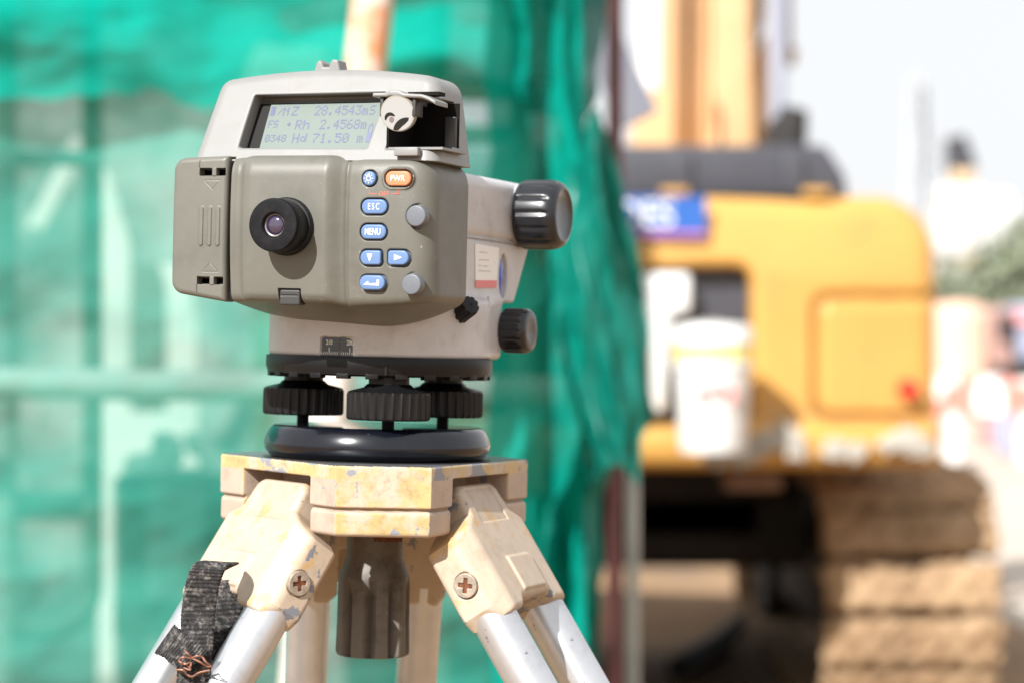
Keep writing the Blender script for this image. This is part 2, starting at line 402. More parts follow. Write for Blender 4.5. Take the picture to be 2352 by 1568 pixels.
cloth('net_loop', knot, 60, 150, M['net3'], fence)

# ------------------------------------------------------------------ scaffolding behind the net, poles in front of it
M['galv'] = mat('galvanised_tube', (.46, .47, .44), .5, metal=.4, var=.2, vscale=8)
M['galvpale'] = mat('pale_pipe', (.72, .72, .68), .5, var=.08, vscale=6)
M['rustpole'] = mat('rusty_white_pole', (.70, .66, .60), .6, var=.05, vscale=4, col2=(.62, .25, .09), thr=.56, soft=.06)
M['maroon'] = mat('maroon_painted_post', (.16, .05, .05), .6, var=.3, vscale=6)
M['grime'] = mat('weathered_olive_tube', (.20, .21, .16), .7, var=.3, vscale=6)
def arc(cx, cz, r, a0, a1, y, n=7): return [(cx + r * math.cos(R(a0 + (a1 - a0) * i / n)), y, cz + r * math.sin(R(a0 + (a1 - a0) * i / n))) for i in range(n + 1)]
def pole(name, a, b, r, m, parent=None): return G().tube([a, b], r, 18).build(name, m, parent, True)
SY = 2.62
frame = empty('scaffolding', 'round cornered steel scaffold frame behind the left of the green net', 'scaffolding', (0, SY, 0), group='scaffold frames behind the net')
xa, xb = at(212, 0, SY).x, at(12, 0, SY).x
z1 = at(0, 1445, SY).z; r_ = .07
G().tube([(xa, 0, 2.55), (xa, 0, z1 + r_)] + arc(xa - r_, z1 + r_, r_, 0, -90, 0) + [(xb + .02, 0, z1)], .017, 16).build('frame_tube', M['grime'], frame, True)
pole('upright', (xb, 0, .0), (xb, 0, 2.55), .021, M['galv'], frame)
for zz in (1.70, 1.335 - .19, 1.12): pole('cross_tube', (xb, .03, zz), (xa + .0, .03, zz), .013, M['galv'], frame)
frame2 = empty('scaffolding', 'scaffold frame seen faintly through the net right of the instrument', 'scaffolding', (0, SY + .05, 0), group='scaffold frames behind the net')
xc, xd = at(1195, 0, SY).x, at(1005, 0, SY).x
pole('upright', (xc, 0, 0), (xc, 0, 2.5), .02, M['grime'], frame2); pole('upright', (xd, 0, 0), (xd, 0, 2.5), .018, M['grime'], frame2)
pole('cross_tube', (xd, .03, at(0, 195, SY).z), (xc, .03, at(0, 195, SY).z), .02, M['grime'], frame2)
pole('cross_tube', (xd, .03, at(0, 300, SY).z), (xc, .03, at(0, 300, SY).z), .016, M['grime'], frame2)
a, b = at(-700, 866, NY + .12), at(1300, 900, NY + .12)
ledg = tag(G().tube([a, b], .024, 20).build('ledger_pipe', M['galvpale'], None, True), 'pale horizontal ledger pipe tied along the green net', 'pipe')
a, b = at(865, -90, NY - .42), at(690, 1568, NY - .42); d = (b - a) / (a.z - b.z)
pp = tag(G().tube([a + d * -.8, a + d * a.z], .028, 24).build('scaffold_pole', M['rustpole'], None, True), 'leaning white scaffold pole with orange rust behind the instrument', 'pole')
post = empty('site_post', 'thin maroon steel post standing at the right edge of the green net', 'post', (at(1412, 0, 3.0).x, 3.0, 0))
pole('post_tube', (0, 0, 0), (0, 0, 2.9), .014, M['maroon'], post); pole('prop', (.034, .05, 0), (.034, .05, 1.24), .012, M['galv'], post)
sb_ = at(1310, -60, 4.0), at(1410, 150, 4.0)
dd = (sb_[1] - sb_[0]); tag(G().tube([sb_[0] - dd * 2, sb_[1] + dd * .6], .045, 4).build('grey_beam', mat('blue_grey_steel', (.26, .27, .32), .5), None), 'blue grey steel beam leaning beyond the top of the net', 'beam')
# things lying and standing behind the net: pale boards, sacks, yellow formwork
M['pale'] = mat('pale_board', (.66, .66, .60), .8, var=.1, vscale=3)
M['cream'] = mat('cream_formwork', (.68, .60, .34), .7, var=.08, vscale=3)
M['midgreen'] = mat('green_tarpaulin', (.02, .16, .11), .7, var=.2, vscale=3)
M['clutter'] = mat('patchy_grey_hoarding', (.085, .12, .10), .85, var=.6, vscale=1.6, col2=(.40, .40, .37), thr=.55, soft=.10)
def board(name, p0, p1, Y, m, label, cat, lean=.0, t=.03, shape=None, group=None):
    a, b = at(*p0, Y), at(*p1, Y)
    g = G()
    if shape: g.prism([(at(px, py, Y).x, at(px, py, Y).z) for px, py in shape], 'y', Y, Y + t)
    else: g.box(((a.x + b.x) / 2, Y, (a.z + b.z) / 2), (abs(b.x - a.x) / 2, t, abs(a.z - b.z) / 2))
    return tag(g.build(name, m, None, bevel=.004), label, cat, group)
board('hoarding', (-1200, -300), (1010, 2050), 5.6, M['clutter'], 'patchy grey hoarding far behind the net', 'hoarding', t=.04)
for i, (shp, lab) in enumerate([
        ([(222, 850), (222, 400), (250, 390), (300, 560), (300, 850)], 'tall pointed pale board behind the net, left of the instrument'),
        ([(225, 2000), (225, 600), (425, 610), (455, 740), (460, 2000)], 'wide pale board behind the net beside the battery side of the instrument'),
        ([(560, 170), (590, 100), (740, 110), (780, 240), (700, 330), (560, 300)], 'pale slab high behind the net above the instrument'),
        ([(60, 520), (170, 310), (205, 330), (100, 530)], 'narrow pale plank leaning diagonally behind the net at far left')]):
    board('pale_board', None or (0, 0), (0, 0), 4.5 + .12 * i, M['pale'], lab, 'board', shape=shp, t=.03, group='pale boards behind the net')
board('formwork_panel', (585, 690), (625, 1040), 3.1, M['cream'], 'yellow formwork strip behind the left foot screw', 'formwork panel', group='yellow formwork pieces behind the net')
board('formwork_panel', (1000, 955), (1178, 1060), 3.1, M['cream'], 'yellow formwork panel low behind the right foot screw', 'formwork panel', group='yellow formwork pieces behind the net')
board('formwork_panel', (1195, 1060), (1250, 1130), 3.25, M['cream'], 'small yellow formwork block right of the tripod head', 'formwork panel', group='yellow formwork pieces behind the net')
for px, py, r, lab in ((385, 1030, 36, 'largest of the pale sacks low behind the net'), (450, 1020, 26, 'middle pale sack low behind the net'), (490, 1070, 30, 'pale sack low behind the net nearest the tripod'), (340, 1100, 60, 'grey heap of sacking low behind the net')):
    c = at(px, py, 3.0); rr = r / FPX * 4.3
    net_sdf('sack', lambda X, Y, Z, rr=rr: sbox(X, Y, Z, (0, 0, 0), (rr, rr * .8, rr * 1.1), rr * .7) + .004 * np.sin(X * 90) * np.sin(Z * 80),
            (-rr * 1.3,) * 3, (rr * 1.3,) * 3, rr / 7, mat('sack_cloth', (.62, .60, .56), .85, var=.15, vscale=9), None, 1.0)
    o = SC.collection.objects[-1]; o.location = c; tag(o, lab, 'sack', 'sacks behind the net')
a, b = at(280, 0, 3.0), at(540, 0, 3.0); zt = at(0, 1085, 3.0).z
tag(G().box(((a.x + b.x) / 2, 3.06, zt / 2), ((b.x - a.x) / 2, .16, zt / 2)).build('crate', M['clutter'], None, bevel=.01), 'grey crate behind the net carrying the pale sacks', 'crate')
board('white_sheet', (1270, 765), (1305, 850), 3.0, M['galvpale'], 'small white sheet behind the net beside the lower knob', 'sheet', t=.02)

# ================================================================== SURVEYING LEVEL (millimetres, base of the foot plate at z = 0)
AX = (-.0737, 0, CAM.z - .0635)
lvl = empty('surveying_level', 'grey electronic surveying level with lit display and blue keys, mounted on the tripod', 'surveying level', AX)
ROLL = R(1.4)
lvl.rotation_mode = 'QUATERNION'
lvl.rotation_quaternion = (Matrix.Rotation(ROLL, 3, 'Y') @ Matrix.Rotation(R(-20.5), 3, 'Z')).to_quaternion()

KEYS = [  # name, centre x z, half w, half h, corner radius left, right, material, proud
    ('light_key', 36.8, 145.0, 3.55, 3.6, 3.55, 3.55, 'key', 1.0), ('power_key', 52.5, 145.0, 6.9, 3.7, 3.6, 3.6, 'keyo', 1.0),
    ('key', 39.9, 130.9, 6.9, 3.65, 3.6, 3.6, 'key', 1.0), ('key', 39.7, 118.3, 6.9, 3.65, 3.6, 3.6, 'key', 1.0),
    ('key', 38.5, 105.4, 5.6, 3.6, 3.5, 1.4, 'key', 1.0), ('key', 53.6, 105.5, 5.6, 3.6, 1.4, 3.5, 'key', 1.0),
    ('key', 39.7, 92.9, 6.9, 3.65, 3.6, 3.6, 'key', 1.0),
    ('measuring_button', 63.4, 126.3, 5.3, 5.3, 5.3, 5.3, 'btn', 3.2), ('measuring_button', 61.9, 92.3, 5.2, 5.2, 5.2, 5.2, 'btn', 3.4)]
KY = -101.6
def front_y(X, Z):
    y = KY - (1.2 + 4.0 * sm(X, -40, -27)) * (1 - sm(X, 13.5, 23.5)) + .9 * sm(-np.abs(X + 34), -3, 0)
    y = y + .0011 * (Z - 132) ** 2 * (Z < 132)
    y = y + .9 * np.exp(-((X - 24.2) / 1.1) ** 2)
    y = y - .6 * sm(X, 24, 34) * (1 - sm(X, 45, 66)) - .0006 * (Z - 120) ** 2 * -1
    return y
def belly(X, Y):
    zc = 72 + np.where(X < 22, .00125, .0055) * (X - 22) ** 2
    return 83.6 + (zc - 83.6) * np.clip((Y + 103) / 45, 0, 1.05) ** .8
def f_panel(X, Y, Z):
    d = smax(front_y(X, Z) - Y, Z - 157.3, 11.5)
    d = smax(d, X - 69.8, 15)
    d = smax(d, (belly(X, Y) - Z) * .93, 3.6)
    d = smax(d, -40.6 - X, .8); d = np.maximum(d, Y + 50)
    # corner of the side against the belly
    d = smax(d, (X - Z * .9 - (69.8 - 86 * .9) - 4.4) * .743, 5)
    for nm, x, z, hw, hh, rl, rr, mm, pr in KEYS:
        e = .75 if pr < 2 else .95
        d = smax(d, -extr(rect2(X, Z, (x, z), (hw + e, hh + e), rl + e * .8, rr + e * .8), np.abs(Y - KY + 2) - 4.4), .5)
    # surround raised round the power key, slot of the bottom catch
    d = smin(d, extr(np.abs(rect2(X, Z, (52.5, 145), (8.2, 5), 4.9)) - .35, np.abs(Y - KY - .1) - .75), .9)
    d = np.maximum(d, -sbox(X, Y, Z, (-5.2, -103, 84.5), (6.2, 6, 4.6)))
    # curved joint line running back from the catch over the belly
    return d
net_sdf('control_panel', f_panel, (-42, -108, 69), (72, -48.5, 160), .62, M['olive'], lvl)

def f_cover(X, Y, Z):
    d = smax(-103.2 - Y - .0006 * (Z - 120) ** 2 * -1, Y + 93, .5)
    d2 = smax(poly2(X, Z, [(-67.5, 149), (-67.5, 92.5), (-30, 87), (-30, 150.2)]) - 7, X + 42.4, 1)
    d = smax(extr(d2, np.abs(Y + 97) - 8, .0), -103.2 + .0004 * (Z - 120) ** 2 + .0012 * (X + 45) ** 2 - Y, 3.6); d = smax(d, Y + 92, .5)
    for z in (148.4, 92.6): d = np.maximum(d, -sbox(X, Y, Z, (-51.2, -103, z), (7.3, 5, 1.95)))
    for x in (-56.6, -51.8, -47.0):
        d = smin(d, extr(np.hypot(X - x, np.maximum(np.abs(Z - 120.6) - 9, 0)) - .95, np.abs(Y + 102.6) - .95), .7)
    for zz, s in ((144, -1), (97, 1)):
        tri = np.abs(poly2(X, Z, [(-55.6, zz), (-46.2, zz), (-50.9, zz + s * 4.6)])) - .14
        d = smax(d, -extr(tri, np.abs(Y + 103) - .35), .2)
    d = np.maximum(d, -(extr(np.abs(X + 58.6) - .17 + 0 * Z, np.abs(Y + 103) - .5) if False else np.maximum(np.abs(X + 58.7) - .2, np.maximum(np.abs(Y + 103) - 1.0, -np.maximum(Z - 150.3, 90.6 - Z)))))
    return d
net_sdf('battery_cover', f_cover, (-78, -106, 79), (-41, -90, 160), .42, M['olive'], lvl)
def f_back(X, Y, Z):
    d = extr(poly2(X, Z, [(-69.5, 133), (-69, 106), (-60, 94), (-40, 89), (-39, 147), (-62, 147)]) - 8, np.abs(Y + 71) - 20, 2)
    return smax(d, (belly(X, Y) + .5 - Z) * .93, 2)
net_sdf('battery_housing', f_back, (-80, -94, 76), (-38, -48, 158), .8, M['olive'], lvl)
G().box((-.0415, -.0935, .1195), (.0012, .0045, .0370)).build('seam_gasket', M['black_matt'], lvl)
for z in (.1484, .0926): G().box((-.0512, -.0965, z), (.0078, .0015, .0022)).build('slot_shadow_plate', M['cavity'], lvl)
for z, o in ((148.4, 1), (92.6, 0)):
    net_sdf('cover_catch', lambda X, Y, Z, z=z: sbox(X, Y, Z, (-49.9, -101, z), (1.3, 2.2, 2.3), .6), (-52, -104, z - 3), (-48, -98, z + 3), .3, M['olive'], lvl)
net_sdf('bottom_catch', lambda X, Y, Z: smax(sbox(X, Y, Z, (-5.2, -100, 84.7), (5.7, 3.6, 4.0), 1), -sbox(X, Y, Z, (-5.2, -104.3, 85.6), (4.6, 1, .35), .2), .3), (-12, -106, 79), (2, -95, 90), .4, M['graplast'], lvl)

# keys and their print
GL = {}
for nm, x, z, hw, hh, rl, rr, mm, pr in KEYS:
    y0 = KY - (.35 if pr < 2 else 0)
    def fk(X, Y, Z):
        dome = .010 * ((X - x) ** 2 + (Z - z) ** 2) if pr < 2 else .012 * ((X - x) ** 2 + (Z - z) ** 2)
        return extr(rect2(X, Z, (x, z), (hw, hh), rl, rr), np.maximum(y0 - pr + dome - Y, Y - KY - 3), .7)
    k = net_sdf(nm, fk, (x - hw - 1, y0 - pr - 1, z - hh - 1), (x + hw + 1, KY + 4, z + hh + 1), .32, M[mm], lvl)
    GL.setdefault(nm, []).append((k, x, y0 - pr - .12, z))
kk = GL['key']
txt('lettering', 'PWR', 4.4, (52.5, GL['power_key'][0][2], 144.9), M['white'], GL['power_key'][0][0], .84, off=.0)
txt('lettering', 'ESC', 4.5, (39.9, kk[0][2], 130.8), M['white'], kk[0][0], .66, off=.03, spacing=1.5)
txt('lettering', 'MENU', 4.7, (39.7, kk[1][2], 118.2), M['white'], kk[1][0], .68, off=.03)
def flat(name, polys, y, m, parent, t=.05):
    g = G()
    for p in polys: g.prism([(a * .001, b * .001) for a, b in p], 'y', (y - t) * .001, (y + t) * .001)
    return g.build(name, m, parent)
x, z = 38.3, 105.4; flat('arrow', [[(x - 1.5, z + 1.9), (x + 1.5, z + 1.9), (x + .1, z - 2.1)]], kk[2][2], M['white'], kk[2][0])
x, z = 53.9, 105.6; flat('arrow', [[(x - 2.2, z + 1.5), (x + 2.1, z), (x - 2.2, z - 1.5)]], kk[3][2], M['white'], kk[3][0])
x, z = 39.7, 92.9; flat('arrow', [[(x - 4.4, z - 1.2), (x - 1.9, z + .8), (x - 1.6, z - .5), (x + 2.9, z - .3), (x + 2.9, z + 1.5), (x + 4.2, z + 1.5), (x + 4.2, z - 1.5)]], kk[4][2], M['white'], kk[4][0])
lk = GL['light_key'][0]; x, y, z = lk[1:]
rays = [[(x + math.cos(a) * r0 - math.sin(a) * s, z + math.sin(a) * r0 + math.cos(a) * s) for r0, s in ((1.75, -.13), (2.6, -.13), (2.6, .13), (1.75, .13))] for a in [i * math.pi / 4 for i in range(8) if i != 2]]
ring = [[(x + math.cos(a) * r, z + math.sin(a) * r) for a, r in ((a0, 1.0), (a0, 1.35), (a0 + .3, 1.35), (a0 + .3, 1.0))] for a0 in [i * .2992 for i in range(21)]]
flat('lamp_symbol', rays + ring + [[(x - .6, z + 1.2), (x + .6, z + 1.2), (x + .5, z + 2.3), (x - .5, z + 2.3)]], y, M['white'], lk[0])
yb = float(front_y(np.array(44.), np.array(138.))) - .06
tx = txt('off_print', 'OFF', 2.9, (44.9, yb, 137.3), M['redprint'], lvl, 1.15)
flat('off_bracket', [[(36.8, 139.2), (37.1, 139.2), (37.1, 137.5), (41, 137.5), (41, 137.2), (36.8, 137.2)], [(52.9, 139.2), (52.6, 139.2), (52.6, 137.5), (48.8, 137.5), (48.8, 137.2), (52.9, 137.2)]], yb, M['redprint'], lvl)

# upper display housing, leaning back
TL = math.tan(R(24)); CT = math.cos(R(24))
def dface(Z): return -97.2 + (Z - 157) * TL
def f_disp(X, Y, Z):
    fy = (dface(Z) - Y) * CT
    d = smax(fy, Z - (203.3 - 5.5 * ((X - 2) / 64) ** 2), 4.5)
    d = smax(d, -65.3 + (Z - 157) * .125 - X, 6)
    d = smax(d, X - (70.2 - (Z - 157) * .15), 9)
    d = np.maximum(d, Y + 50); d = np.maximum(d, 154 - Z)
    d = d + 0
    w = poly2(X, Z, [(-40.2, 162.2), (-37.2, 188.6), (35.0, 189.2), (31.0, 161.8)])
    depth = (Y - dface(Z)) * CT                     # distance behind the sloping face
    d = smax(d, -smax(extr(w - 1.2 + 2.2, depth - 9.6, .1) - 2.0, -(X + 41.0) * .9, 2.5), 1.2)
    # open cavity for the level vial, cut out through the right flank
    cav = np.maximum(poly2(X, Z, [(42.2, 160.0), (45.5, 186.4), (66.5, 186.6), (69.0, 182.2), (69, 160.0)]), Y + 63)
    cav2 = np.maximum(poly2(X, Z, [(60, 160.0), (60, 186.4), (66.5, 184), (82, 171.2), (82, 160)]), np.abs(Y + 86) - 13)
    d = smax(d, -cav, .5); d = smax(d, -cav2, .5)
    return d
net_sdf('display_housing', f_disp, (-69, -101, 153), (74, -48.5, 206), .62, M['shell'], lvl)
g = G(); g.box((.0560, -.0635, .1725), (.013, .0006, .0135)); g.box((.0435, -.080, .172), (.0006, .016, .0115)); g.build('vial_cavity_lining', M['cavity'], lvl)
G().box((.058, -.0795, .1605), (.0155, .0165, .0006)).build('cavity_floor', M['shell'], lvl)
# display glass and its dot matrix
dsp = bpy.data.objects.new('display_glass', None)
lean = Matrix.Rotation(R(-24), 4, 'X')              # local frame lying on the sloping face
Z0 = 157; base = Matrix.Translation((0, (dface(Z0)) * .001, Z0 * .001)) @ lean
def onface(o): o.matrix_local = base; return o
def fp(pts, dpt): return [(a * .001, b * .001) for a, b in pts], dpt * .001
LC = [(-32.8, 8.6), (-31.8, 34.6), (36.0, 35.2), (34.0, 8.2)]
g = G(); g.prism([(a * .001, b * .001) for a, b in [(-41, 3), (-39, 35.5), (37, 36), (34, 3)]], 'y', .0088, .0099)
onface(g.build('display_frame', M['bezel'], lvl))
g = G(); g.prism([(a * .001, b * .001) for a, b in LC], 'y', .0081, .0087); lcd = onface(g.build('display_glass', M['lcd'], lvl))
FONT = {'0': '0E11131519110E', '1': '040C040404040E', '2': '0E11010204081F', '3': '1F02040201110E', '4': '02060A121F0202', '5': '1F101E0101110E',
        '6': '0608101E11110E', '7': '1F010204080808', '8': '0E11110E11110E', '9': '0E11110F01020C', '.': '00000000000C0C', 'm': '00001A15151515', 'Z': '1F01020408101F',
        'R': '1E11111E141211', 'h': '10101619111111', 'H': '1111111F111111', 'd': '01010D13110F00', 'F': '1F10101E101010', 'S': '0F10100E01011E', 'N': '11191513111111', '*': '00040E1F0E0400', '/': '00010204081000', '#': '1F1F1F1F1F1F1F', 'I': '1B11151B151511', 'B': '110E0E11001F11'}
g = G()
def dots(s, x, z, px, pz):
    for ch in s:
        if ch != ' ':
            for r_i in range(7):
                row = int(FONT[ch][r_i * 2:r_i * 2 + 2], 16)
                for c_i in range(5):
                    if row >> (4 - c_i) & 1:
                        cx, cz = x + c_i * px, z + (6 - r_i) * pz
                        g.box((cx * .001, .00798, cz * .001), (px * .00045, .00004, pz * .00045))
        x += 6 * px
P, Q = .60, .70
dots('#', -30.8, 28.4, .5, .78); dots('/', -26.6, 28.4, .5, .7); dots('N', -23.6, 28.4, .62, .7); dots('Z', -18.6, 28.4, .70, .78)
dots('28.4543m', -5.6, 28.4, .64, .80); dots('S', 25.4, 28.4, .62, .80)
dots('FS', -30.6, 21.2, .5, .62); dots('*', -19.8, 21.4, .42, .5); dots('Rh', -14.8, 20.2, .72, .80); dots('2.4568m', -1.0, 20.2, .64, .80)
dots('0348', -30.6, 12.8, .52, .60); dots('Hd', -14.8, 12.2, .72, .80); dots('71.50', -3.4, 12.2, .70, .80); dots('m', 21.6, 12.2, .64, .80)
for (x0, z0, x1, z1_) in ((26.4, 12, 29.0, 17.6), (26.4, 17.6, 26.9, 22), (28.5, 17.6, 29.0, 22), (26.9, 21.5, 28.5, 22), (27.2, 22, 28.2, 23)):
    g.box(((x0 + x1) * .0005, .00798, (z0 + z1_) * .0005), ((x1 - x0) * .0005, .00004, (z1_ - z0) * .0005))
ink = g.build('display_digits', M['ink'], lcd)
# sight on top
def f_sight(X, Y, Z):
    d = extr(poly2(X, Z, [(-9.5, 201), (-7.5, 207.5), (-5.6, 208.6), (-4.2, 207), (-3.6, 204.9), (-.6, 204.9), (.2, 207.4), (1.6, 208.9), (4.6, 208.3), (6.2, 201)]) + .5, np.abs(Y + 68) - 5, .6) - .5
    return d
net_sdf('sight', f_sight, (-12, -76, 200), (9, -60, 210), .4, M['shell'], lvl)
# vial mirror with its lid
mc = Vector((49.2, -96.6, 178.0))
mo = bpy.data.objects.new('vial_mirror', None)
mr_ = lathe('vial_mirror', [(0.01, -1.0), (8.6, -1.0), (8.9, -1.0), (9.2, -.2), (9.4, 1.2), (9.4, 2.4), (0.01, 2.4)], 'y', (0, 0, 0), M['rim'], lvl, 64)
mr_.location = mc * .001; mr_.rotation_euler = (R(14), R(12), R(8))
lathe('mirror_face', [(0.01, -.05), (8.5, -.05), (8.5, .05), (0.01, .05)], 'y', (0, -1.12, 0), M['mirror'], mr_, 64)  # off-white disc; it and the crescents below paint the vial's reflection
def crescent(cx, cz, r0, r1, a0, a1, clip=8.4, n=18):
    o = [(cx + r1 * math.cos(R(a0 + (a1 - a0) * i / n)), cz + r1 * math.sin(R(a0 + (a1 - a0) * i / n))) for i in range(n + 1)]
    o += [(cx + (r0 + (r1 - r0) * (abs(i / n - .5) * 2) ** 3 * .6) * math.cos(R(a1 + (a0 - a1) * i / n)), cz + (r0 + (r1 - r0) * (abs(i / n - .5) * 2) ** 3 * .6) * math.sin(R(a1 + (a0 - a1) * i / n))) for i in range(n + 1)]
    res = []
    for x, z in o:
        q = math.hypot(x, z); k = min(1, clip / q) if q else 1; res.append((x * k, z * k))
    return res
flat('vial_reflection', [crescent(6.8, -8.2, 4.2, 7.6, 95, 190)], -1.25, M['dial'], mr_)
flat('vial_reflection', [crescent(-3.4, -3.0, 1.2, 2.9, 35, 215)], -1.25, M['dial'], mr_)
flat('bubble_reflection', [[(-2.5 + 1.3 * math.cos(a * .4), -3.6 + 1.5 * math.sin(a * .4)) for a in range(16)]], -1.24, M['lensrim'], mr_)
def f_lid(X, Y, Z):
    top = 188.2 - .055 * np.maximum(X - 45, 0) - .10 * np.maximum(X - 62, 0) ** 1.6 + .9 * sm(X, 43, 46) * (1 - sm(X, 50, 54))
    d = np.maximum(np.abs(Z - top + 1.0) - (1.05 + .5 * sm(X, 42, 46) * (1 - sm(X, 50, 54))), np.abs(X - 53.3) - 17.2) * .75
    return smax(d, np.abs(Y + 91) - 8.6, 1.0)
net_sdf('mirror_lid', f_lid, (34, -102, 178), (72, -80, 192), .38, M['shell'], lvl)
G().box((.050, -.0875, .1842), (.0085, .0065, .0016)).build('lid_hinge', M['graplast'], lvl, bevel=.0005)
G().box((.0560, -.0995, .1585), (.0065, .0022, .0022)).build('window_catch', M['shell'], lvl, bevel=.0006)
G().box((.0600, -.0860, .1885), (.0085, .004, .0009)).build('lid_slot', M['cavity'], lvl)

G().box((.0655, -.0655, .1700), (.0030, .0018, .0090)).build('cavity_wall', M['graplast'], lvl, bevel=.0006)
for sx_ in (-1, 1): G().box((.0492 + sx_ * .0088, -.0925, .1815), (.0009, .0050, .0050)).build('mirror_bracket', M['graplast'], lvl, bevel=.0003)
# eyepiece
def knurl(n, d): return lambda t, r, s: r - d * (.5 + .5 * math.cos(n * t))
ec = (-5.9, 0, 120.4)
lathe('eyepiece_ring', [(14.6, -104), (14.8, -105), (14.8, -109), (14.2, -110), (12.2, -110.3), (12.2, -112)], 'y', ec, M['black'], lvl, 240, knurl(90, .25))
ep = lathe('eyepiece', [(13.1, -111), (13.6, -111.6), (13.6, -119.4), (13.2, -120.2), (12.9, -120.4)], 'y', ec, M['black'], lvl, 240, knurl(80, .32))
lathe('eyecup', [(12.9, -120.2), (13.4, -120.6), (13.4, -122.6), (13.0, -123.2), (12.2, -123.4), (6.6, -123.0), (6.0, -122.4), (5.6, -120.0), (5.5, -119.9)], 'y', ec, M['black_matt'], ep, 96)
lathe('lens_rim', [(5.9, -119.6), (5.7, -120.6), (5.0, -120.4), (4.9, -119.8)], 'y', ec, M['lensrim'], ep, 64)
lathe('lens', [(5.1, -119.9), (4.9, -120.3), (4, -120.9), (2.6, -121.35), (1.2, -121.55), (.02, -121.6)], 'y', ec, M['lens'], ep, 64)

# light grey telescope body and lower housing
def f_body(X, Y, Z):
    tele = sbox(X, Y, Z, (7.5, 15, 137.2), (47.5, 71, 17.8), 7)
    obj = np.hypot(X - 5, Z - 128) - 25; obj = np.maximum(obj, np.abs(Y - 80) - 42)
    mid = smax(smax(sbox(X, Y, Z, (7.5, 16, 102), (47.5, 67, 19.5), 2), (Y - 83 + (117 - Z) * .70) * .82, 3), (86.5 - Z), 2)
    d = np.minimum(tele, obj); d = np.minimum(d, mid)
    cyl = extr(np.hypot(X, Y) - 60.3, np.abs(Z - 71) - 16.2, 3)
    d = smin(d, cyl, 5)
    bx = sbox(X, Y, Z, (34, 14, 72.8), (21.2, 29, 17.6), 3)
    d = smin(d, bx, 3)
    d = smax(d, -(np.maximum(np.abs(Z - 119.4) - .4, 53.6 - X)), .2)
    d = smax(d, -(extr(np.hypot((Y - 43) / 6.6, (Z - 101) / 12.5) * 6.6 - 6.6, np.abs(X - 56.5) - 4.2)), .8)   # oval port
    d = np.maximum(d, -sbox(X, Y, Z, (3.1, -62, 60.3), (11.0, 3.6, 5.1)))
    d = np.maximum(d, -np.maximum(np.abs(Y - 12 - (Z - 84) * 1.1) - 1.3, np.maximum(np.abs(Z - 85.5) - 3.4, 54 - X)))
    return d
net_sdf('body', f_body, (-64, -64, 54), (64, 124, 158), .95, M['body'], lvl)
lathe('port_vial', [(5.6, 0), (5.4, .8), (4, 1.6), (0.02, 2)], 'x', (52.6, 0, 0), M['blue'], lvl, 40)
pv = [o for o in bpy.data.objects if o.name == 'port_vial'][0]; pv.location = (0, .0418, .1005); pv.scale = (1, .85, 1.9)
lb = G(); lb.prism([(.0000, .0940), (.0335 * .93, .0950), (.0345, .1166), (-.0022, .1172)], 'x', .05515, .05535); lab = lb.build('inspection_label', M['white'], lvl)
lb = G(); lb.prism([(-.0002, .0935), (.0310, .0945), (.0315, .0985), (-.0004, .0976)], 'x', .0553, .0555); lb.build('red_stripe', mat('pink_red_print', (.75, .24, .25), .6), lab)
lb = G()
for i, (y0, y1, z_) in enumerate(((.004, .012, .1125), (.013, .016, .1125), (.004, .019, .1085), (.003, .008, .1052), (.010, .018, .1052), (.003, .022, .1025))): lb.prism([(y0, z_), (y1, z_ + .0003), (y1, z_ + .0009), (y0, z_ + .0006)], 'x', .0553, .05545)
lb.prism([(.0275, .1075), (.0282, .1075), (.0282, .1085), (.0275, .1085)], 'x', .0553, .05545)
lb.build('label_print', mat('grey_print', (.55, .54, .53), .6), lab)
def flute(n, d, w, s0, s1):
    def rf(t, r, s):
        if s < s0 or s > s1: return r
        q = (t * n / (2 * math.pi)) % 1; q = min(q, 1 - q) * 2
        return r - d * (1 - min(1, max(0, (q - (1 - w)) / w) * 1.0) if False else max(0, 1 - q / w) ** .7)
    return rf
lathe('focus_knob', [(16.5, 55.4), (18.6, 56), (19.5, 58), (19.5, 58.2), (19.7, 62), (19.7, 72), (19.3, 75.6), (18.6, 77.4), (17.6, 79.2), (16, 80.3), (14.6, 80.6), (13.8, 80.2), (8, 79.4), (.02, 79.2)],
      'x', (0, 69, 136.7), M['knob'], lvl, 280, flute(14, .9, .42, 58.1, 76))
G().tube([(.054, .069, .1367), (.0565, .069, .1367)], .0175, 40).build('focus_shaft', M['body'], lvl, True)
lathe('tangent_knob', [(9.5, 54.6), (11.4, 55), (12.3, 56), (12.5, 58), (12.5, 66), (12.1, 68.4), (11, 70.2), (9.6, 70.8), (6, 70.4), (.02, 70.2)], 'x', (0, 47, 71.2), M['knob'], lvl, 240, flute(16, .7, .45, 55.6, 68))
G().tube([(.045, .047, .0712), (.0553, .047, .0712)], .0085, 30).build('tangent_shaft', M['body'], lvl, True)
cap = lathe('adjusting_cap', [(3.9, -1), (4.3, 0), (4.4, 1), (4.4, 8.2), (4.0, 9), (.02, 9.2)], 'x', (0, 0, 0), M['black'], lvl, 96, lambda t, r, s: r - (.5 if math.cos(9 * t) > .3 else 0))
cap.location = (.0515, -.0185, .0775); cap.rotation_euler = (0, R(-24), R(-34)); cap.scale = (1.75, 1.25, 1.25)
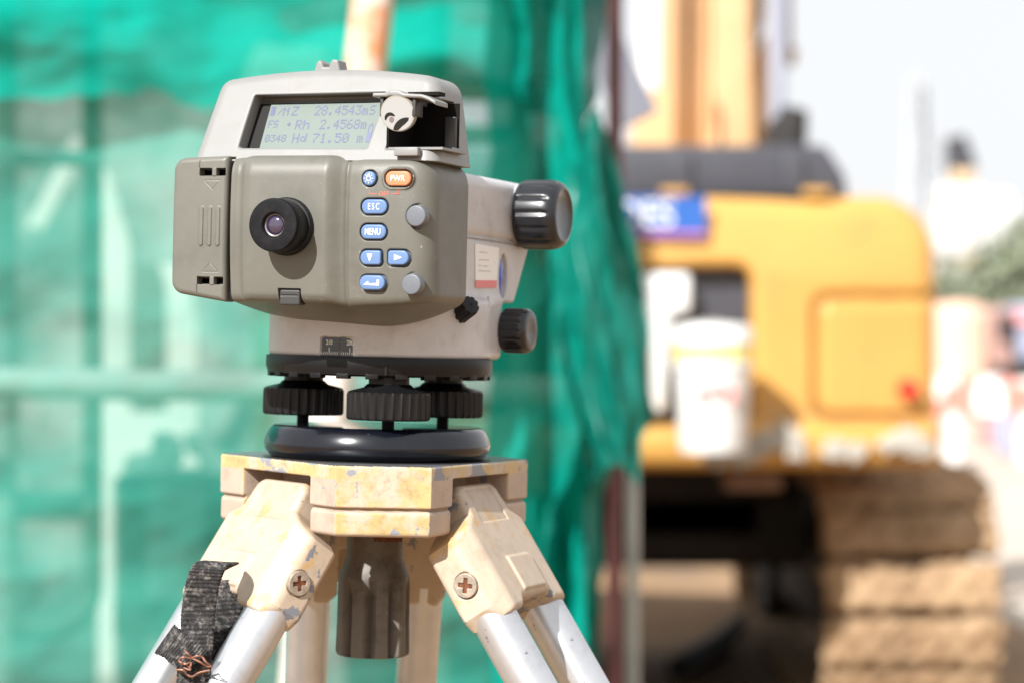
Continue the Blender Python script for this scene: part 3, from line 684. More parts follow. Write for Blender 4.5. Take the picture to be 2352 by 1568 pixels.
# azimuth scale in its window
sc_ = G()
arcp = lambda a, r: (r * math.sin(a) * .001, -r * math.cos(a) * .001)
N_ = 16; a0_, a1_ = R(-8.2), R(14.4)
V = []; F = []
for i in range(N_ + 1):
    x, y = arcp(a0_ + (a1_ - a0_) * i / N_, 59.3); V += [(x, y, .0550), (x, y, .0656)]
for i in range(N_): F.append((2 * i, 2 * i + 2, 2 * i + 3, 2 * i + 1))
dial = mk('scale_window', V, F, M['dial'], lvl)
g = G()
for i in range(-10, 8):
    a = R(2.9 + i * 1.12); L = 3.6 if i in (-5, 5) else (2.2 if i % 5 == 0 else 1.3)
    if not a0_ < a < a1_: continue
    x, y = arcp(a, 59.45); g.box((x, y, (56.3 + L / 2) * .001), (.00017, .00005, L * .0005), a)
g.build('scale_marks', M['dialink'], dial)
for s_, ang in (('210', 2.9 - 5.6), ('200', 2.9 + 5.6)):
    x, y = arcp(R(ang), 59.5); txt('scale_number', s_, 3.5, (x * 1000, y * 1000, 62.4), M['dialink'], dial, .72, (90, 0, ang), off=.05)
x, y = arcp(R(2.9), 59.5); G().box((x, y, .0603), (.00012, .00004, .0046), R(2.9)).build('index_line', mat('red_index', (.25, .02, .02), .5), dial)
# black base ring with lugs
lathe('base_ring', [(59.5, 55.6), (61.3, 55.2), (61.6, 54.4), (61.6, 49.5), (60.4, 46), (58.6, 45.2), (50, 45.2), (20, 46)], 'z', (0, 0, 0), M['black'], lvl, 160)
for i in range(24):
    a = R(i * 15 + 5); x, y = arcp(a, 58.0)
    g = G().box((x, y, .0455), (.0034, .0026, .0016), a); g.build('ring_lug', M['black'], lvl, bevel=.0004)
a = R(27); x, y = arcp(a, 61.2); G().tube([(x, y, .0462), (x, y, .0512)], .0011, 10).build('index_pin', M['black'], lvl, True)
# three foot screws and the foot plate
for k, ang in enumerate((-80, 40, 160)):
    a = R(ang + 20.5); c = (45 * math.cos(a), 45 * math.sin(a), 0)
    fs = lathe('foot_screw', [(9.0, 22.6), (21.2, 22.4), (22.1, 23.2), (22.2, 25), (22.2, 35.5), (21.6, 37), (20.4, 37.6), (13.4, 39.4), (11.6, 41.2), (10.8, 41.4), (10.6, 47)],
               'z', c, M['black'], lvl, 300, lambda t, r, s: r - (1.0 * abs(math.sin(15 * t)) ** .6 if r > 19 and s < 36.5 else 0))
    G().tube([(c[0] * .001, c[1] * .001, .015), (c[0] * .001, c[1] * .001, .0235)], .0033, 24).build('screw_post', M['black_matt'], fs, True)
G().tube([(0, 0, .016), (0, 0, .047)], .007, 24).build('centre_post', M['black_matt'], lvl, True) if False else None
lathe('foot_plate', [(50, .0), (56.5, .2), (58.6, 1.4), (60.8, 4), (61.8, 7), (61.6, 9), (60.6, 12), (59, 15.4), (57.6, 17), (56.4, 17.6), (54, 17.8), (.02, 17.6)], 'z', (0, 0, 0), M['glossblack'], lvl, 160)

# ================================================================== TRIPOD
tri = empty('tripod', 'ochre headed aluminium survey tripod carrying the level, paint chipped to grey', 'tripod', AX)
tri.rotation_mode = 'QUATERNION'; tri.rotation_quaternion = Matrix.Rotation(ROLL, 3, 'Y').to_quaternion()
NA = -84.4; nose = []
for k in range(3):
    a = R(NA + 120 * k); c = np.array([math.cos(a), math.sin(a)]) * 84.2; tt = np.array([-math.sin(a), math.cos(a)]) * 24.6
    nose += [tuple(c - tt), tuple(c + tt)]
LEGA = [R(-144.4), R(-22.5), R(96.5)]
def f_head(X, Y, Z):
    p = poly2(X, Y, nose)
    top = extr(p, np.abs(Z + 10.9) - 10.9, 1.2)
    low = extr(p + .6, np.abs(Z + 29.6) - 6.9, 2.6)
    d = np.minimum(top, low)
    d = np.minimum(d, np.maximum(p + 2.5, np.abs(Z + 20) - 8))
    for a in (NA - 60, NA + 60, NA + 180):
        o = (math.cos(R(a)), math.sin(R(a))); rad = X * o[0] + Y * o[1]; tg = -X * o[1] + Y * o[0]
        d = smax(d, -np.maximum(np.abs(tg) - 35.2, np.maximum(38 - rad, np.abs(Z + 27.6) - 20.6)), .8)
    return d
hd = net_sdf('tripod_head', f_head, (-92, -88, -39), (88, 84, 2), .95, M['paint'], tri)
hd.data.materials.append(M['beige']); hd.data.materials.append(M['plate'])
nm_ = np.empty(len(hd.data.polygons) * 3, np.float32); hd.data.polygons.foreach_get('normal', nm_); nm_ = nm_.reshape(-1, 3)
ct_ = np.empty(len(hd.data.polygons) * 3, np.float32); hd.data.polygons.foreach_get('center', ct_); ct_ = ct_.reshape(-1, 3)
best = max_ = np.max([nm_[:, 0] * math.cos(R(NA + 120 * k)) + nm_[:, 1] * math.sin(R(NA + 120 * k)) for k in range(3)], 0)
ix = np.where((best > .88) | (ct_[:, 2] > -.0068), 0, 1); ix = np.where((nm_[:, 2] > .8) & (ct_[:, 2] > -.002), 2, ix)
hd.data.polygons.foreach_set('material_index', ix.astype(np.int32))
lathe('head_plate', [(62, .0), (62.2, .35), (30, .4), (.05, .4)], 'z', (0, 0, 0), M['graplast'], tri, 90)
# clamping screw below the head
def fl8(t, r, s):
    if s > -64 or s < -106.5: return r
    q = (t * 9 / (2 * math.pi) + .32) % 1; q = min(q, 1 - q) * 2
    return r - 3.4 * max(0, 1 - q / .52) ** .75 * min(1, (-64 - s) / 9)
lathe('clamping_screw', [(8, -30), (15.2, -36), (15.4, -47), (15.6, -54), (17.4, -59), (19.4, -64), (19.6, -67), (19.7, -75), (19.8, -90), (20.2, -105), (19.9, -106.4), (18.6, -107.2), (.02, -107.6)], 'z', (0, 0, 0), M['clamp'], tri, 320, fl8)
net_sdf('clamp_nut', lambda X, Y, Z: sbox(X, Y, Z, (8, -15.5, -40.5), (7.6, 2.4, 3.6), .8) + .25 * np.sin(X * 2.1) * np.sin(Z * 2.6), (-1, -20, -46), (17, -11, -35), .4, M['rust'], tri)
# shoulders: local x across the leg, y inward, z up the leg
OUT = [(-21, 3), (21, 3), (25.5, -3), (27, -16), (44.6, -26), (45.6, -66), (41, -73.5), (22, -72), (17, -67), (-17, -67), (-22, -72), (-41, -73.5), (-45.6, -66), (-44.6, -26), (-27, -16), (-25.5, -3)]
def f_sh(X, Y, Z):
    th_ = np.where(Z > -20, 17, 30)
    d = extr(poly2(X, Z, OUT) + 2, np.abs(Y - 13.5) - 13.5 + 2, 1.5) - 2
    d = smax(d, Y - 17 - 11.5 * sm(-Z, 8, 26), 2)
    d = smax(d, (np.abs(X) - 45.6 + 9.5 - Y) * .707 * (1 + 0 * Z), 2.2)
    d = smax(d, (Z - .1 * X * 0 - 3.4 + (6 - Y) * .5) * .85, 3)
    d = smax(d, -sbox(X, Y, Z, (0, 0, -12), (17.5, .9, 10.5), .6), .5)
    d = smin(d, sbox(X, Y, Z, (1, .0, -54), (15, 1.6, 10), 1.2), 1.2)
    d = smax(d, -sbox(X, Y, Z, (0, 21, -60), (17, 11, 26), 3), 1)
    for s in (-1, 1): d = smax(d, -extr(np.hypot(Y - 14.6, Z + 50) - 6.9, np.abs(X - s * 46) - 1.6), .3)
    return d
sh_me = None
TUBE = G().tube([(0, 0, -.060), (0, 0, -.80)], .0122, 40); TUBE2 = G().tube([(0, 0, -.78), (0, 0, -1.465)], .010, 24)
tb_me = None
for k, a in enumerate(LEGA):
    o = Vector((math.cos(a), math.sin(a), 0)); sg = R(33.5 if k != 2 else 27)
    zc = Vector((-o.x * math.sin(sg), -o.y * math.sin(sg), math.cos(sg))); xc_ = Vector((-o.y, o.x, 0)); yc = zc.cross(xc_)
    Mx = Matrix((xc_, yc, zc)).transposed().to_4x4(); Mx.translation = o * .0590 + Vector((0, 0, -.0115))
    if sh_me is None:
        leg = net_sdf('leg', f_sh, (-48, -4, -78), (48, 32, 7), .85, M['shoulder'], tri); sh_me = leg.data
    else: leg = link(bpy.data.objects.new('leg', sh_me), tri)
    leg.matrix_local = Mx
    for s in (-1, 1):
        if tb_me is None: t = TUBE.build('tube', M['tube'], leg, True); tb_me = t.data
        else: t = link(bpy.data.objects.new('tube', tb_me), leg)
        t.location = (s * .0325, .0150, 0)
    G().box((0, .015, -.79), (.046, .016, .03)).build('leg_clamp', M['shoulder'], leg, bevel=.004)
    TUBE2.build('lower_tube', M['tube'], leg, True).location = (0, .015, 0)
    G().tube([(0, .015, -1.44), (0, .015, -1.50), (0, .015, -1.545)], [.014, .012, .002], 20).build('spike', M['screw'], leg, True)
    for s in (-1, 1):
        def f_scr(X, Y, Z):
            d = extr(np.hypot(Y, Z) - 6.5, np.abs(X) - 1.3, .5)
            c = np.minimum(np.maximum(np.abs(Y * .8 + Z * .6) - 1.1, np.abs(-Y * .6 + Z * .8) - 3.9), np.maximum(np.abs(-Y * .6 + Z * .8) - 1.1, np.abs(Y * .8 + Z * .6) - 3.9))
            return smax(d, -extr(c, np.abs(X - s * 1.3) - 1.2), .3)
        sc1 = net_sdf('screw', f_scr, (-2, -8, -8), (2, 8, 8), .4, M['screw'], leg); sc1.location = (s * .0453, .0146, -.050)
        rr = G().tube([(s * .0002, 0, 0), (s * .0006, 0, 0)], .0043, 20).build('screw_rust', M['rust'], leg, True); rr.location = (s * .0453, .0146, -.050)

# ------------------------------------------------------------------ webbing strap with its wire
M['strap'] = mat('worn_black_webbing', (.030, .029, .030), .95, spec=.2, var=.5, vscale=1500, dirt=(.27, .25, .23), dscale=300, damt=.9)
def ribbon(name, path, width, m, parent, thick=.0013, rag=.0, nw=10):
    pts = [Vector(p) for p, _ in path]; dirs = [Vector(d).normalized() for _, d in path]
    P_, D_ = [], []
    n = 26
    for i in range(len(pts) - 1):
        p0, p1, p2, p3 = pts[max(i - 1, 0)], pts[i], pts[i + 1], pts[min(i + 2, len(pts) - 1)]
        for j in range(n):
            t = j / n
            P_.append(.5 * ((2 * p1) + (-p0 + p2) * t + (2 * p0 - 5 * p1 + 4 * p2 - p3) * t * t + (-p0 + 3 * p1 - 3 * p2 + p3) * t ** 3)); D_.append(dirs[i].lerp(dirs[i + 1], t).normalized())
    P_.append(pts[-1]); D_.append(dirs[-1])
    V, F = [], []; k = len(P_); L = 0
    for i in range(k):
        T = (P_[min(i + 1, k - 1)] - P_[max(i - 1, 0)]).normalized(); Nn = T.cross(D_[i]).normalized()
        for side in (0, 1):
            for j in range(nw + 1):
                u = j / nw * 2 - 1; e = rag * math.sin(i * .37 + j) * math.sin(i * 2.1) if abs(u) == 1 else 0
                V.append(P_[i] + D_[i] * u * (width / 2 + e) + Nn * ((side * 2 - 1) * thick / 2 * (1 if abs(u) < 1 else .4) + .00022 * math.sin(i * 1.35)))
    W2 = 2 * (nw + 1)
    for i in range(k - 1):
        for j in range(W2):
            j2 = (j + 1) % W2
            a_ = i * W2; idx = list(range(nw + 1)) + list(range(2 * nw + 1, nw, -1))
            F.append((a_ + idx[j], a_ + idx[j2], a_ + W2 + idx[j2], a_ + W2 + idx[j]))
    return mk(name, V, F, m, parent)
st = empty('strap', 'worn black webbing strap tied with copper wire, hanging on the left tripod leg', 'strap', at(480, 1290, -.07))
st_l = Vector(st.location)
def pl(*pp): return [(at(x, y, Y) - st_l, Vector((dx, dy, dz))) for x, y, Y, dx, dy, dz in pp]
ribbon('webbing', pl((522, 1304, -.078, .5, .75, .25), (505, 1292, -.094, .85, .3, -.1), (482, 1300, -.102, 1, .1, -.08), (466, 1340, -.101, 1, .05, -.05), (456, 1400, -.098, 1, 0, 0), (452, 1460, -.098, 1, 0, 0), (447, 1520, -.098, 1, 0, 0), (442, 1620, -.099, .98, 0, -.1)), .0172, M['strap'], st, rag=.0003)
ribbon('webbing', pl((545, 1330, -.060, 1, .3, 0), (530, 1380, -.064, .95, .5, 0), (512, 1440, -.072, .8, .6, 0), (492, 1500, -.082, .6, .8, 0), (470, 1560, -.088, .9, .4, 0), (460, 1620, -.09, .9, .4, 0)), .0165, M['strap'], st, rag=.0005)
ribbon('folded_end', pl((378, 1466, -.103, .55, .1, .8), (396, 1478, -.105, .62, .1, .8), (425, 1500, -.106, .66, .1, .75), (452, 1520, -.105, .72, .1, .7)), .0165, M['strap'], st, rag=.0008)
wire = lambda *pp: G().tube(sm_path([at(x, y, Y) - st_l for x, y, Y in pp]), .00058, 8)
def sm_path(p, n=8):
    o = []
    for i in range(len(p) - 1):
        p0, p1, p2, p3 = p[max(i - 1, 0)], p[i], p[i + 1], p[min(i + 2, len(p) - 1)]
        for j in range(n):
            t = j / n; o.append(.5 * ((2 * p1) + (-p0 + p2) * t + (2 * p0 - 5 * p1 + 4 * p2 - p3) * t * t + (-p0 + 3 * p1 - 3 * p2 + p3) * t ** 3))
    return o + [p[-1]]
wy = -.1105
def wp(L): return [(350 + x * .1916, 1268 + y * .1916, wy - (.0012 if i % 2 else 0)) for i, (x, y) in enumerate(L)]
for L in ([(390, 1175), (430, 1215), (480, 1265), (570, 1310), (660, 1365), (715, 1362)], [(480, 1260), (540, 1240), (600, 1255), (640, 1310), (690, 1350)],
          [(470, 1268), (370, 1255), (320, 1290), (350, 1320), (440, 1365), (450, 1405), (380, 1380)], [(290, 1405), (370, 1410), (420, 1465), (480, 1485), (560, 1440), (690, 1410)], [(340, 1330), (400, 1335), (460, 1320), (455, 1370)]):
    wire(*wp(L)).build('wire', M['copper'], st, True)

# ================================================================== EXCAVATOR (metres; seen from behind, about 8 m from the camera)
M['yellow'] = mat('yellow_paint', (.62, .335, .085), .4, var=.06, vscale=2, dirt=(.34, .20, .09), dscale=3.5, damt=.5, coat=.15)
M['yellow2'] = mat('orange_yellow_boom_paint', (.68, .44, .24), .4, dirt=(.5, .30, .14), dscale=4, damt=.35, var=.06, vscale=3, coat=.2)
M['hood'] = mat('grey_hood_paint', (.060, .060, .072), .45, var=.08, vscale=5)
M['mach'] = mat('dark_machine_paint', (.018, .015, .014), .7, var=.3, vscale=4)
M['mud'] = mat('mud_caked_steel', (.30, .19, .105), .9, var=.25, vscale=9, col2=(.44, .30, .175), thr=.5, soft=.15)
M['chrome'] = mat('chromed_rod', (.60, .62, .72), .2, metal=.8)
M['wpl'] = mat('white_plastic', (.82, .82, .80), .45)
M['cement'] = mat('cement_splash', (.42, .39, .34), .85, var=.1, vscale=20)
XC = at(1420, 784, 6.68).x; XY = 6.68
exc = empty('excavator', 'yellow crawler excavator seen from behind with grey hood and muddy tracks', 'excavator', (XC, XY, 0))
def L_(px, py, Y=XY): p = at(px, py, Y); return (p.x - XC, p.z)
zt, zb_ = L_(0, 442)[1], L_(0, 1078)[1]; hw = L_(2172, 0)[0]
# counterweight as a rounded solid with the opening cut through
x0, z0 = L_(1425, 615); x1, z1o = L_(1728, 975); oc = ((-x1 + x1) / 2, (z0 + z1o) / 2)
oh = (x1, (z0 - z1o) / 2)
dx0, dz0 = L_(1882, 684); dx1, dz1 = L_(2200, 962)
def f_cw(X, Y, Z):
    d = rect2(np.abs(X), Z, (0, (zt + zb_) / 2), (hw, (zt - zb_) / 2), .10)
    dd = np.minimum(rect2(X, Z, (0, (zt + zb_) / 2), (hw, (zt - zb_) / 2), .20), rect2(X, Z, (0, zb_ + .25), (hw, .25), .03))
    back = .02 + .10 * (X / hw) ** 2 + .30 * np.maximum(Z - (zt - .28), 0) ** 1.3 - .09 * sm(-Z, -(zb_ + .17), -(zb_ + .12))
    d = smax(dd, back - Y, .09); d = np.maximum(d, Y - .75)
    d = smax(d, -extr(rect2(X, Z, oc, oh, .05), np.abs(Y) - .45, .01), .05)
    groove = np.abs(rect2(X, Z, ((dx0 + dx1) / 2, (dz0 + dz1) / 2), ((dx1 - dx0) / 2, (dz0 - dz1) / 2), .05)) - .012
    return smax(d, -np.maximum(groove, np.abs(Y - back) - .03), .02)
net_sdf('counterweight', f_cw, (-hw - .06, -.16, zb_ - .06), (hw + .06, .84, zt + .06), .021, M['yellow'], exc, 1.0)
G().box((0, .17, (z0 + z1o) / 2), (x1 + .08, .04, (z0 - z1o) / 2 + .08)).build('recess_plate', M['hood'], exc)
# upper structure behind the counterweight
G().box((0, 2.0, (zt + 1.0) / 2 + .03), (hw * .97, 1.24, (zt - 1.0) / 2 - .05)).build('house', M['yellow'], exc, bevel=.03)
hz0, hz1 = zt - .02, L_(0, 350, 6.9)[1]; hx = L_(1955, 0, 6.8)[0]
G().prism([(-hx, hz0), (hx, hz0), (hx - .015, hz0 + .09), (hx - .08, hz1 + .02), (-hx + .08, hz1 + .02)], 'y', .16, 1.5).build('engine_hood', M['hood'], exc, bevel=.025)
for x in (-.42, .22, .60): G().box((x, .152, (hz0 + hz1) / 2), (.035, .012, (hz1 - hz0) / 2 - .015)).build('hood_latch', M['hood'], exc, bevel=.004)
G().box((0, .146, hz0 + .012), (hx * .9, .02, .016)).build('hood_seal', M['mach'], exc)
for px in (1555, 1885):
    x, z = L_(px, 437); G().box((x, .15, z), (.045, .05, .012)).build('lifting_eye', M['yellow'], exc, bevel=.004)
# stickers and lamp
a, b = L_(1395, 452), L_(1622, 545)
stk = G().box(((a[0] + b[0]) / 2, .012, (a[1] + b[1]) / 2), ((b[0] - a[0]) / 2, .004, (a[1] - b[1]) / 2)).build('sticker', mat('blue_sticker', (.03, .12, .42), .4), exc)
G().box(((a[0] + b[0]) / 2, .011, b[1] + .010), ((b[0] - a[0]) / 2, .004, .005)).build('sticker_border', mat('pink_sticker_edge', (.75, .18, .42), .4), stk)
txt('sticker_lettering', 'DES', 118, ((a[0] + b[0]) / 2 * 1000 - 38, 4, (a[1] + b[1]) / 2 * 1000 + 6), M['white'], stk, .95, off=1)
x, z = L_(2095, 893); lathe('tail_lamp', [(.01, -16), (26, -14), (32, -4), (32, 40)], 'y', (x * 1000, 66, z * 1000), mat('red_lamp', (.75, .02, .015), .25, coat=.5), exc, 32)
random.seed(3)
for i, (px, py, r) in enumerate(((1645, 1045, .05), (1700, 1040, .06), (1760, 1010, .055), (1800, 1000, .06), (1825, 1035, .04), (1915, 1030, .05), (1960, 1035, .045), (2040, 1020, .04), (2085, 1010, .06), (2110, 1025, .05))):
    x, z = L_(px, py); g = G(); n = 11
    g.prism([(x + r * (1 + .35 * math.sin(k * 2.4 + i)) * math.cos(2 * math.pi * k / n), z + r * .75 * (1 + .3 * math.cos(k * 3.1 + i)) * math.sin(2 * math.pi * k / n)) for k in range(n)], 'y', -.088 + .1 * (x / hw) ** 2, .05)
    g.build('cement_splash', M['cement'], exc, bevel=.006)
# white moulded duct standing in the recess
x0_, zt_ = L_(1462, 628); x1_, _ = L_(1588, 0); x2_, zm = L_(1545, 722); _, zl = L_(0, 948)
G().prism([(x0_, zt_), (x1_, zt_), (x1_, zm), (x2_, zm), (x2_ - .02, zl), (x0_ + .06, zl), (x0_ + .02, zm - .18)], 'y', .02, .22).build('white_duct', M['wpl'], exc, bevel=.022)
# boom, cylinders and exhaust beyond the hood
BY = 9.4
def LB(px, py): p = at(px, py, BY); return (p.x - XC, p.z)
def bpoly(name, pts, m, y0, y1, bev=.012):
    G().prism([LB(*p) for p in pts], 'y', BY - XY + y0, BY - XY + y1).build(name, m, exc, bevel=bev)
bpoly('boom', [(1440, 470), (1462, 250), (1505, 60), (1508, -500), (1632, -500), (1632, 470)], M['yellow2'], .0, .5)
bpoly('boom_plate', [(1640, 470), (1636, 200), (1640, -500), (1722, -500), (1722, 60), (1735, 470)], M['yellow2'], -.06, .4)
bpoly('boom_rib', [(1612, 470), (1640, 230), (1650, 470)], M['yellow2'], -.12, -.05, .006)
bpoly('boom_foot', [(1745, 470), (1732, 210), (1742, 110), (1768, 70), (1768, 470)], M['yellow2'], .1, .6)
bpoly('boom_bracket', [(1722, -500), (1722, 70), (1752, 90), (1768, 20), (1768, -500)], mat('beige_steel', (.50, .42, .36), .5), .2, .5)
bpoly('boom_gap', [(1628, 470), (1630, -500), (1642, -500), (1644, 470)], M['mud'], .1, .45)
g = G(); a, b = LB(1486, 225), LB(1494, -500); g.tube([(a[0], BY - XY - .3, a[1]), (b[0], BY - XY - .3, b[1])], .052, 20).build('hydraulic_barrel', M['wpl'], exc, True)
a, b = LB(1772, 285), LB(1776, -500); G().tube([(a[0], BY - XY - .2, a[1]), (b[0], BY - XY - .2, b[1])], .044, 20).build('cylinder_rod', M['chrome'], exc, True)
a, b = LB(1808, 110), LB(1800, -500); G().tube([(a[0] + .0, BY - XY, a[1]), (b[0], BY - XY, b[1])], .022, 12).build('hydraulic_hose', mat('brown_hose', (.25, .15, .12), .6), exc, True)
G().tube([(LB(1808, 0)[0], BY - XY, LB(0, 150)[1]), (LB(1814, 0)[0], BY - XY, LB(0, 110)[1])], .035, 12).build('hose_union', M['mud'], exc, True)
bpoly('cylinder_foot', [(1735, 470), (1742, 310), (1765, 282), (1792, 300), (1800, 470)], M['mach'], -.35, -.1)
a = L_(1816, 400, 7.6); b = L_(1818, 250, 7.6); G().tube([(a[0], .92, a[1]), (b[0], .92, b[1] - .05), (b[0] + .01, .92, b[1])], [.055, .060, .05], 20).build('exhaust_pipe', M['mach'], exc, True)
# undercarriage
G().box((0, 2.3, .80), (.62, 1.0, .17)).build('turntable', M['mach'], exc, bevel=.03)
G().box((0, 2.3, .68), (.80, 1.0, .15)).build('car_body', M['mach'], exc, bevel=.04)
G().box((.50, .62, .905), (.10, .1, .028)).build('drawbar', mat('brown_bracket', (.30, .2, .16), .7), exc, bevel=.01)
# crawler tracks: a loop of separate shoes round each frame
TO = .86; tw = (L_(2305, 0, 7.15)[0] - L_(1885, 0, 7.15)[0]) / 2 * .96; tx_ = (L_(2305, 0, 7.15)[0] + L_(1885, 0, 7.15)[0]) / 2
RW, ZC, LEN = .405, .475, 2.7
def track(sx, label_):
    loop = []; per = 2 * LEN + 2 * math.pi * RW; n = 42
    for i in range(n):
        s = per * i / n
        if s < LEN: p, a_ = (s, ZC + RW), 90
        elif s < LEN + math.pi * RW: t = (s - LEN) / RW; p, a_ = (LEN + RW * math.sin(t), ZC + RW * math.cos(t)), 90 - math.degrees(t)
        elif s < 2 * LEN + math.pi * RW: p, a_ = (LEN - (s - LEN - math.pi * RW), ZC - RW), -90
        else: t = (s - 2 * LEN - math.pi * RW) / RW; p, a_ = (-RW * math.sin(t), ZC - RW * math.cos(t)), -90 - math.degrees(t)
        loop.append((p, a_))
    fr = G().box((sx, TO + LEN / 2, ZC), (tw * .55, LEN / 2 + .1, RW * .62)).build('track_frame', M['mach'], exc, bevel=.05)
    for y_ in (TO, TO + LEN): G().tube([(sx - tw * .7, y_, ZC), (sx + tw * .7, y_, ZC)], RW * .93, 28).build('idler_wheel', M['mach'], fr, True)
    return loop, fr
shoe_me = [None] * 3
for sx in (tx_, -tx_):
    loop, fr = track(sx, '')
    for i, (p, a_) in enumerate(loop):
        v = i % 3
        if shoe_me[v] is None:
            rs = np.random.RandomState(v + 4).rand(8) * 6
            def f_shoe(X, Y, Z, rs=rs):
                d = sbox(X, Y, Z, (0, 0, 0), (tw, .078, .016), .01)
                for yy in (-.058, 0, .058): d = smin(d, sbox(X, Y, Z, (0, yy, .025), (tw, .010, .022), .005), .02)
                lump = .006 * np.sin(X * 23 + rs[0]) * np.sin(Y * 37 + rs[1]) + .008 * np.sin(X * 61 + rs[2]) * np.cos(Y * 50 + Z * 30) + .006 * np.sin(X * 103 + rs[3])
                mud = sbox(X, Y, Z, (0, 0, .016), (tw * .97, .074, .024), .02) - lump - .006 - .02 * (1 - np.exp(-(X / .05) ** 2)) + .012
                return smin(d, mud, .01)
            o = net_sdf('track_shoe', f_shoe, (-tw - .04, -.115, -.035), (tw + .04, .115, .10), .0155, M['mud'], fr, 1.0); shoe_me[v] = o.data
        else: o = link(bpy.data.objects.new('track_shoe', shoe_me[v]), fr)
        o.location = (sx, TO + p[0], p[1]); o.rotation_euler = (R(a_ - 90), 0, 0)
# white pail hung on the counterweight ledge
pc = at(1637, 0, 6.42); pz0, pz1 = at(0, 1036, 6.42).z, at(0, 745, 6.42).z; ph = (pz1 - pz0) * 1000; pr = 183 / 2 / FPX * 7.74 * 1000
pail = empty('pail', 'white plastic pail with a yellow band and red print hanging on the excavator', 'pail', (pc.x, 6.42, pz0))
lathe('pail_body', [(pr * .82, 0), (pr * .84, 6), (pr * .94, ph * .62), (pr * .95, ph * .64), (pr, ph * .66), (pr, ph * .72), (pr * .955, ph * .73)], 'z', (0, 0, 0), M['wpl'], pail, 48)
lathe('yellow_band', [(pr * .955, ph * .70), (pr * .985, ph * .70), (pr * .985, ph * .83), (pr * .955, ph * .83)], 'z', (0, 0, 0), mat('yellow_band', (.80, .70, .18), .5), pail, 48)
lathe('pail_lid', [(pr * .95, ph * .83), (pr * 1.01, ph * .835), (pr * 1.01, ph * .955), (pr * .96, ph * .985), (pr * .5, ph), (.02, ph)], 'z', (0, 0, 0), M['wpl'], pail, 48)
g = G(); yy = -pr * .93 / 1000; w_ = .06; zc_ = ph * .42 / 1000
for (u0, u1, v0, v1) in ((-1, 1, .8, 1), (-1, -.7, .1, .8), (.7, 1, .1, .8), (-.3, .3, .5, .75)): g.box(((u0 + u1) / 2 * w_, yy - .005, zc_ + (v0 + v1) / 2 * w_ - .02), ((u1 - u0) / 2 * w_, .006, (v1 - v0) / 2 * w_))
g.build('red_print', mat('faded_red_print', (.80, .30, .28), .6), pail)['kind'] = 'stuff'
G().tube([(-pr / 1000, 0, ph * .8 / 1000)] + [(pr / 1000 * math.cos(R(180 - a)), .03 + .12 * math.sin(R(a)), ph * .8 / 1000 + .09 * math.sin(R(a))) for a in range(20, 170, 20)] + [(pr / 1000, 0, ph * .8 / 1000)], .004, 8).build('handle', M['galv'], pail, True)
# hose trailing on the ground under the machine
hp = [at(1560, 1575, 8.7), at(1640, 1500, 9.4), at(1700, 1440, 10.2), at(1762, 1375, 11.4)]
hp = [Vector((p.x, p.y, max(.05, .05))) for p in hp]
tag(G().tube(hp, .055, 12).build('suction_hose', M['mach'], None, True), 'thick black hose lying on the ground under the excavator', 'hose')

# ================================================================== FAR BACKGROUND ON THE RIGHT
M['palewall'] = mat('white_render', (.60, .60, .58), .8, var=.04, vscale=.3)
M['tan'] = mat('tan_concrete', (.52, .43, .28), .8, var=.1, vscale=.4)
M['peach'] = mat('peach_paint', (.78, .48, .36), .6, var=.08, vscale=.5)
M['dusk'] = mat('dull_red_paint', (.40, .24, .21), .6, var=.15, vscale=.6)
def fbox(name, p0, p1, Y, dep, m, parent, ox, oy, bev=.0):
    a, b = at(*p0, Y), at(*p1, Y)
    return G().box(((a.x + b.x) / 2 - ox, Y - oy + dep / 2, (a.z + b.z) / 2), (abs(b.x - a.x) / 2, dep / 2, abs(a.z - b.z) / 2)).build(name, m, parent, bevel=bev)
# water tower block: white storeys on tan columns, a dark tank on its roof
T = 95; tx0 = at(2240, 784, T).x
tw_ = empty('tower_block', 'distant white building on tan columns with a dark rooftop tank', 'building', (tx0, T, 0))
for p0, p1 in (((2200, 655), (2245, 862)), ((2252, 655), (2285, 862))): fbox('column', p0, p1, T, 1.2, M['tan'], tw_, tx0, T)
fbox('wall', (2152, 470), (2345, 590), T - .5, 3, M['palewall'], tw_, tx0, T, .2); fbox('upper_storey', (2160, 425), (2262, 470), T, 2.5, M['palewall'], tw_, tx0, T, .3); fbox('upper_storey', (2270, 440), (2330, 470), T, 2.5, M['palewall'], tw_, tx0, T, .3)
fbox('lower_storey', (2158, 590), (2300, 650), T, 2, M['palewall'], tw_, tx0, T, .2)
for i in range(5):
    f_ = fbox('window', (2170 + i * 34, 505), (2182 + i * 34, 530), T - .56, .1, mat('pale_glass', (.5, .52, .54), .2), tw_, tx0, T)
fbox('balcony', (2222, 588), (2262, 606), T - .9, .8, mat('tan_balcony', (.6, .42, .25), .7), tw_, tx0, T); fbox('awning', (2278, 592), (2300, 612), T - .9, .8, mat('teal_awning', (.15, .55, .52), .7), tw_, tx0, T)
fbox('tank_stand', (2188, 385), (2240, 425), T, 1.2, mat('sand_coloured_stand', (.62, .45, .28), .8), tw_, tx0, T, .15)
a = at(2215, 392, T); b = at(2200, 312, T)
G().tube([(a.x - tx0, .6, a.z), ((a.x + b.x) / 2 - tx0, .6, (a.z + b.z) / 2), (b.x - tx0, .6, b.z)], [.62, .55, .42], 20).build('roof_tank', mat('dark_tank', (.035, .035, .042), .5), tw_, True)
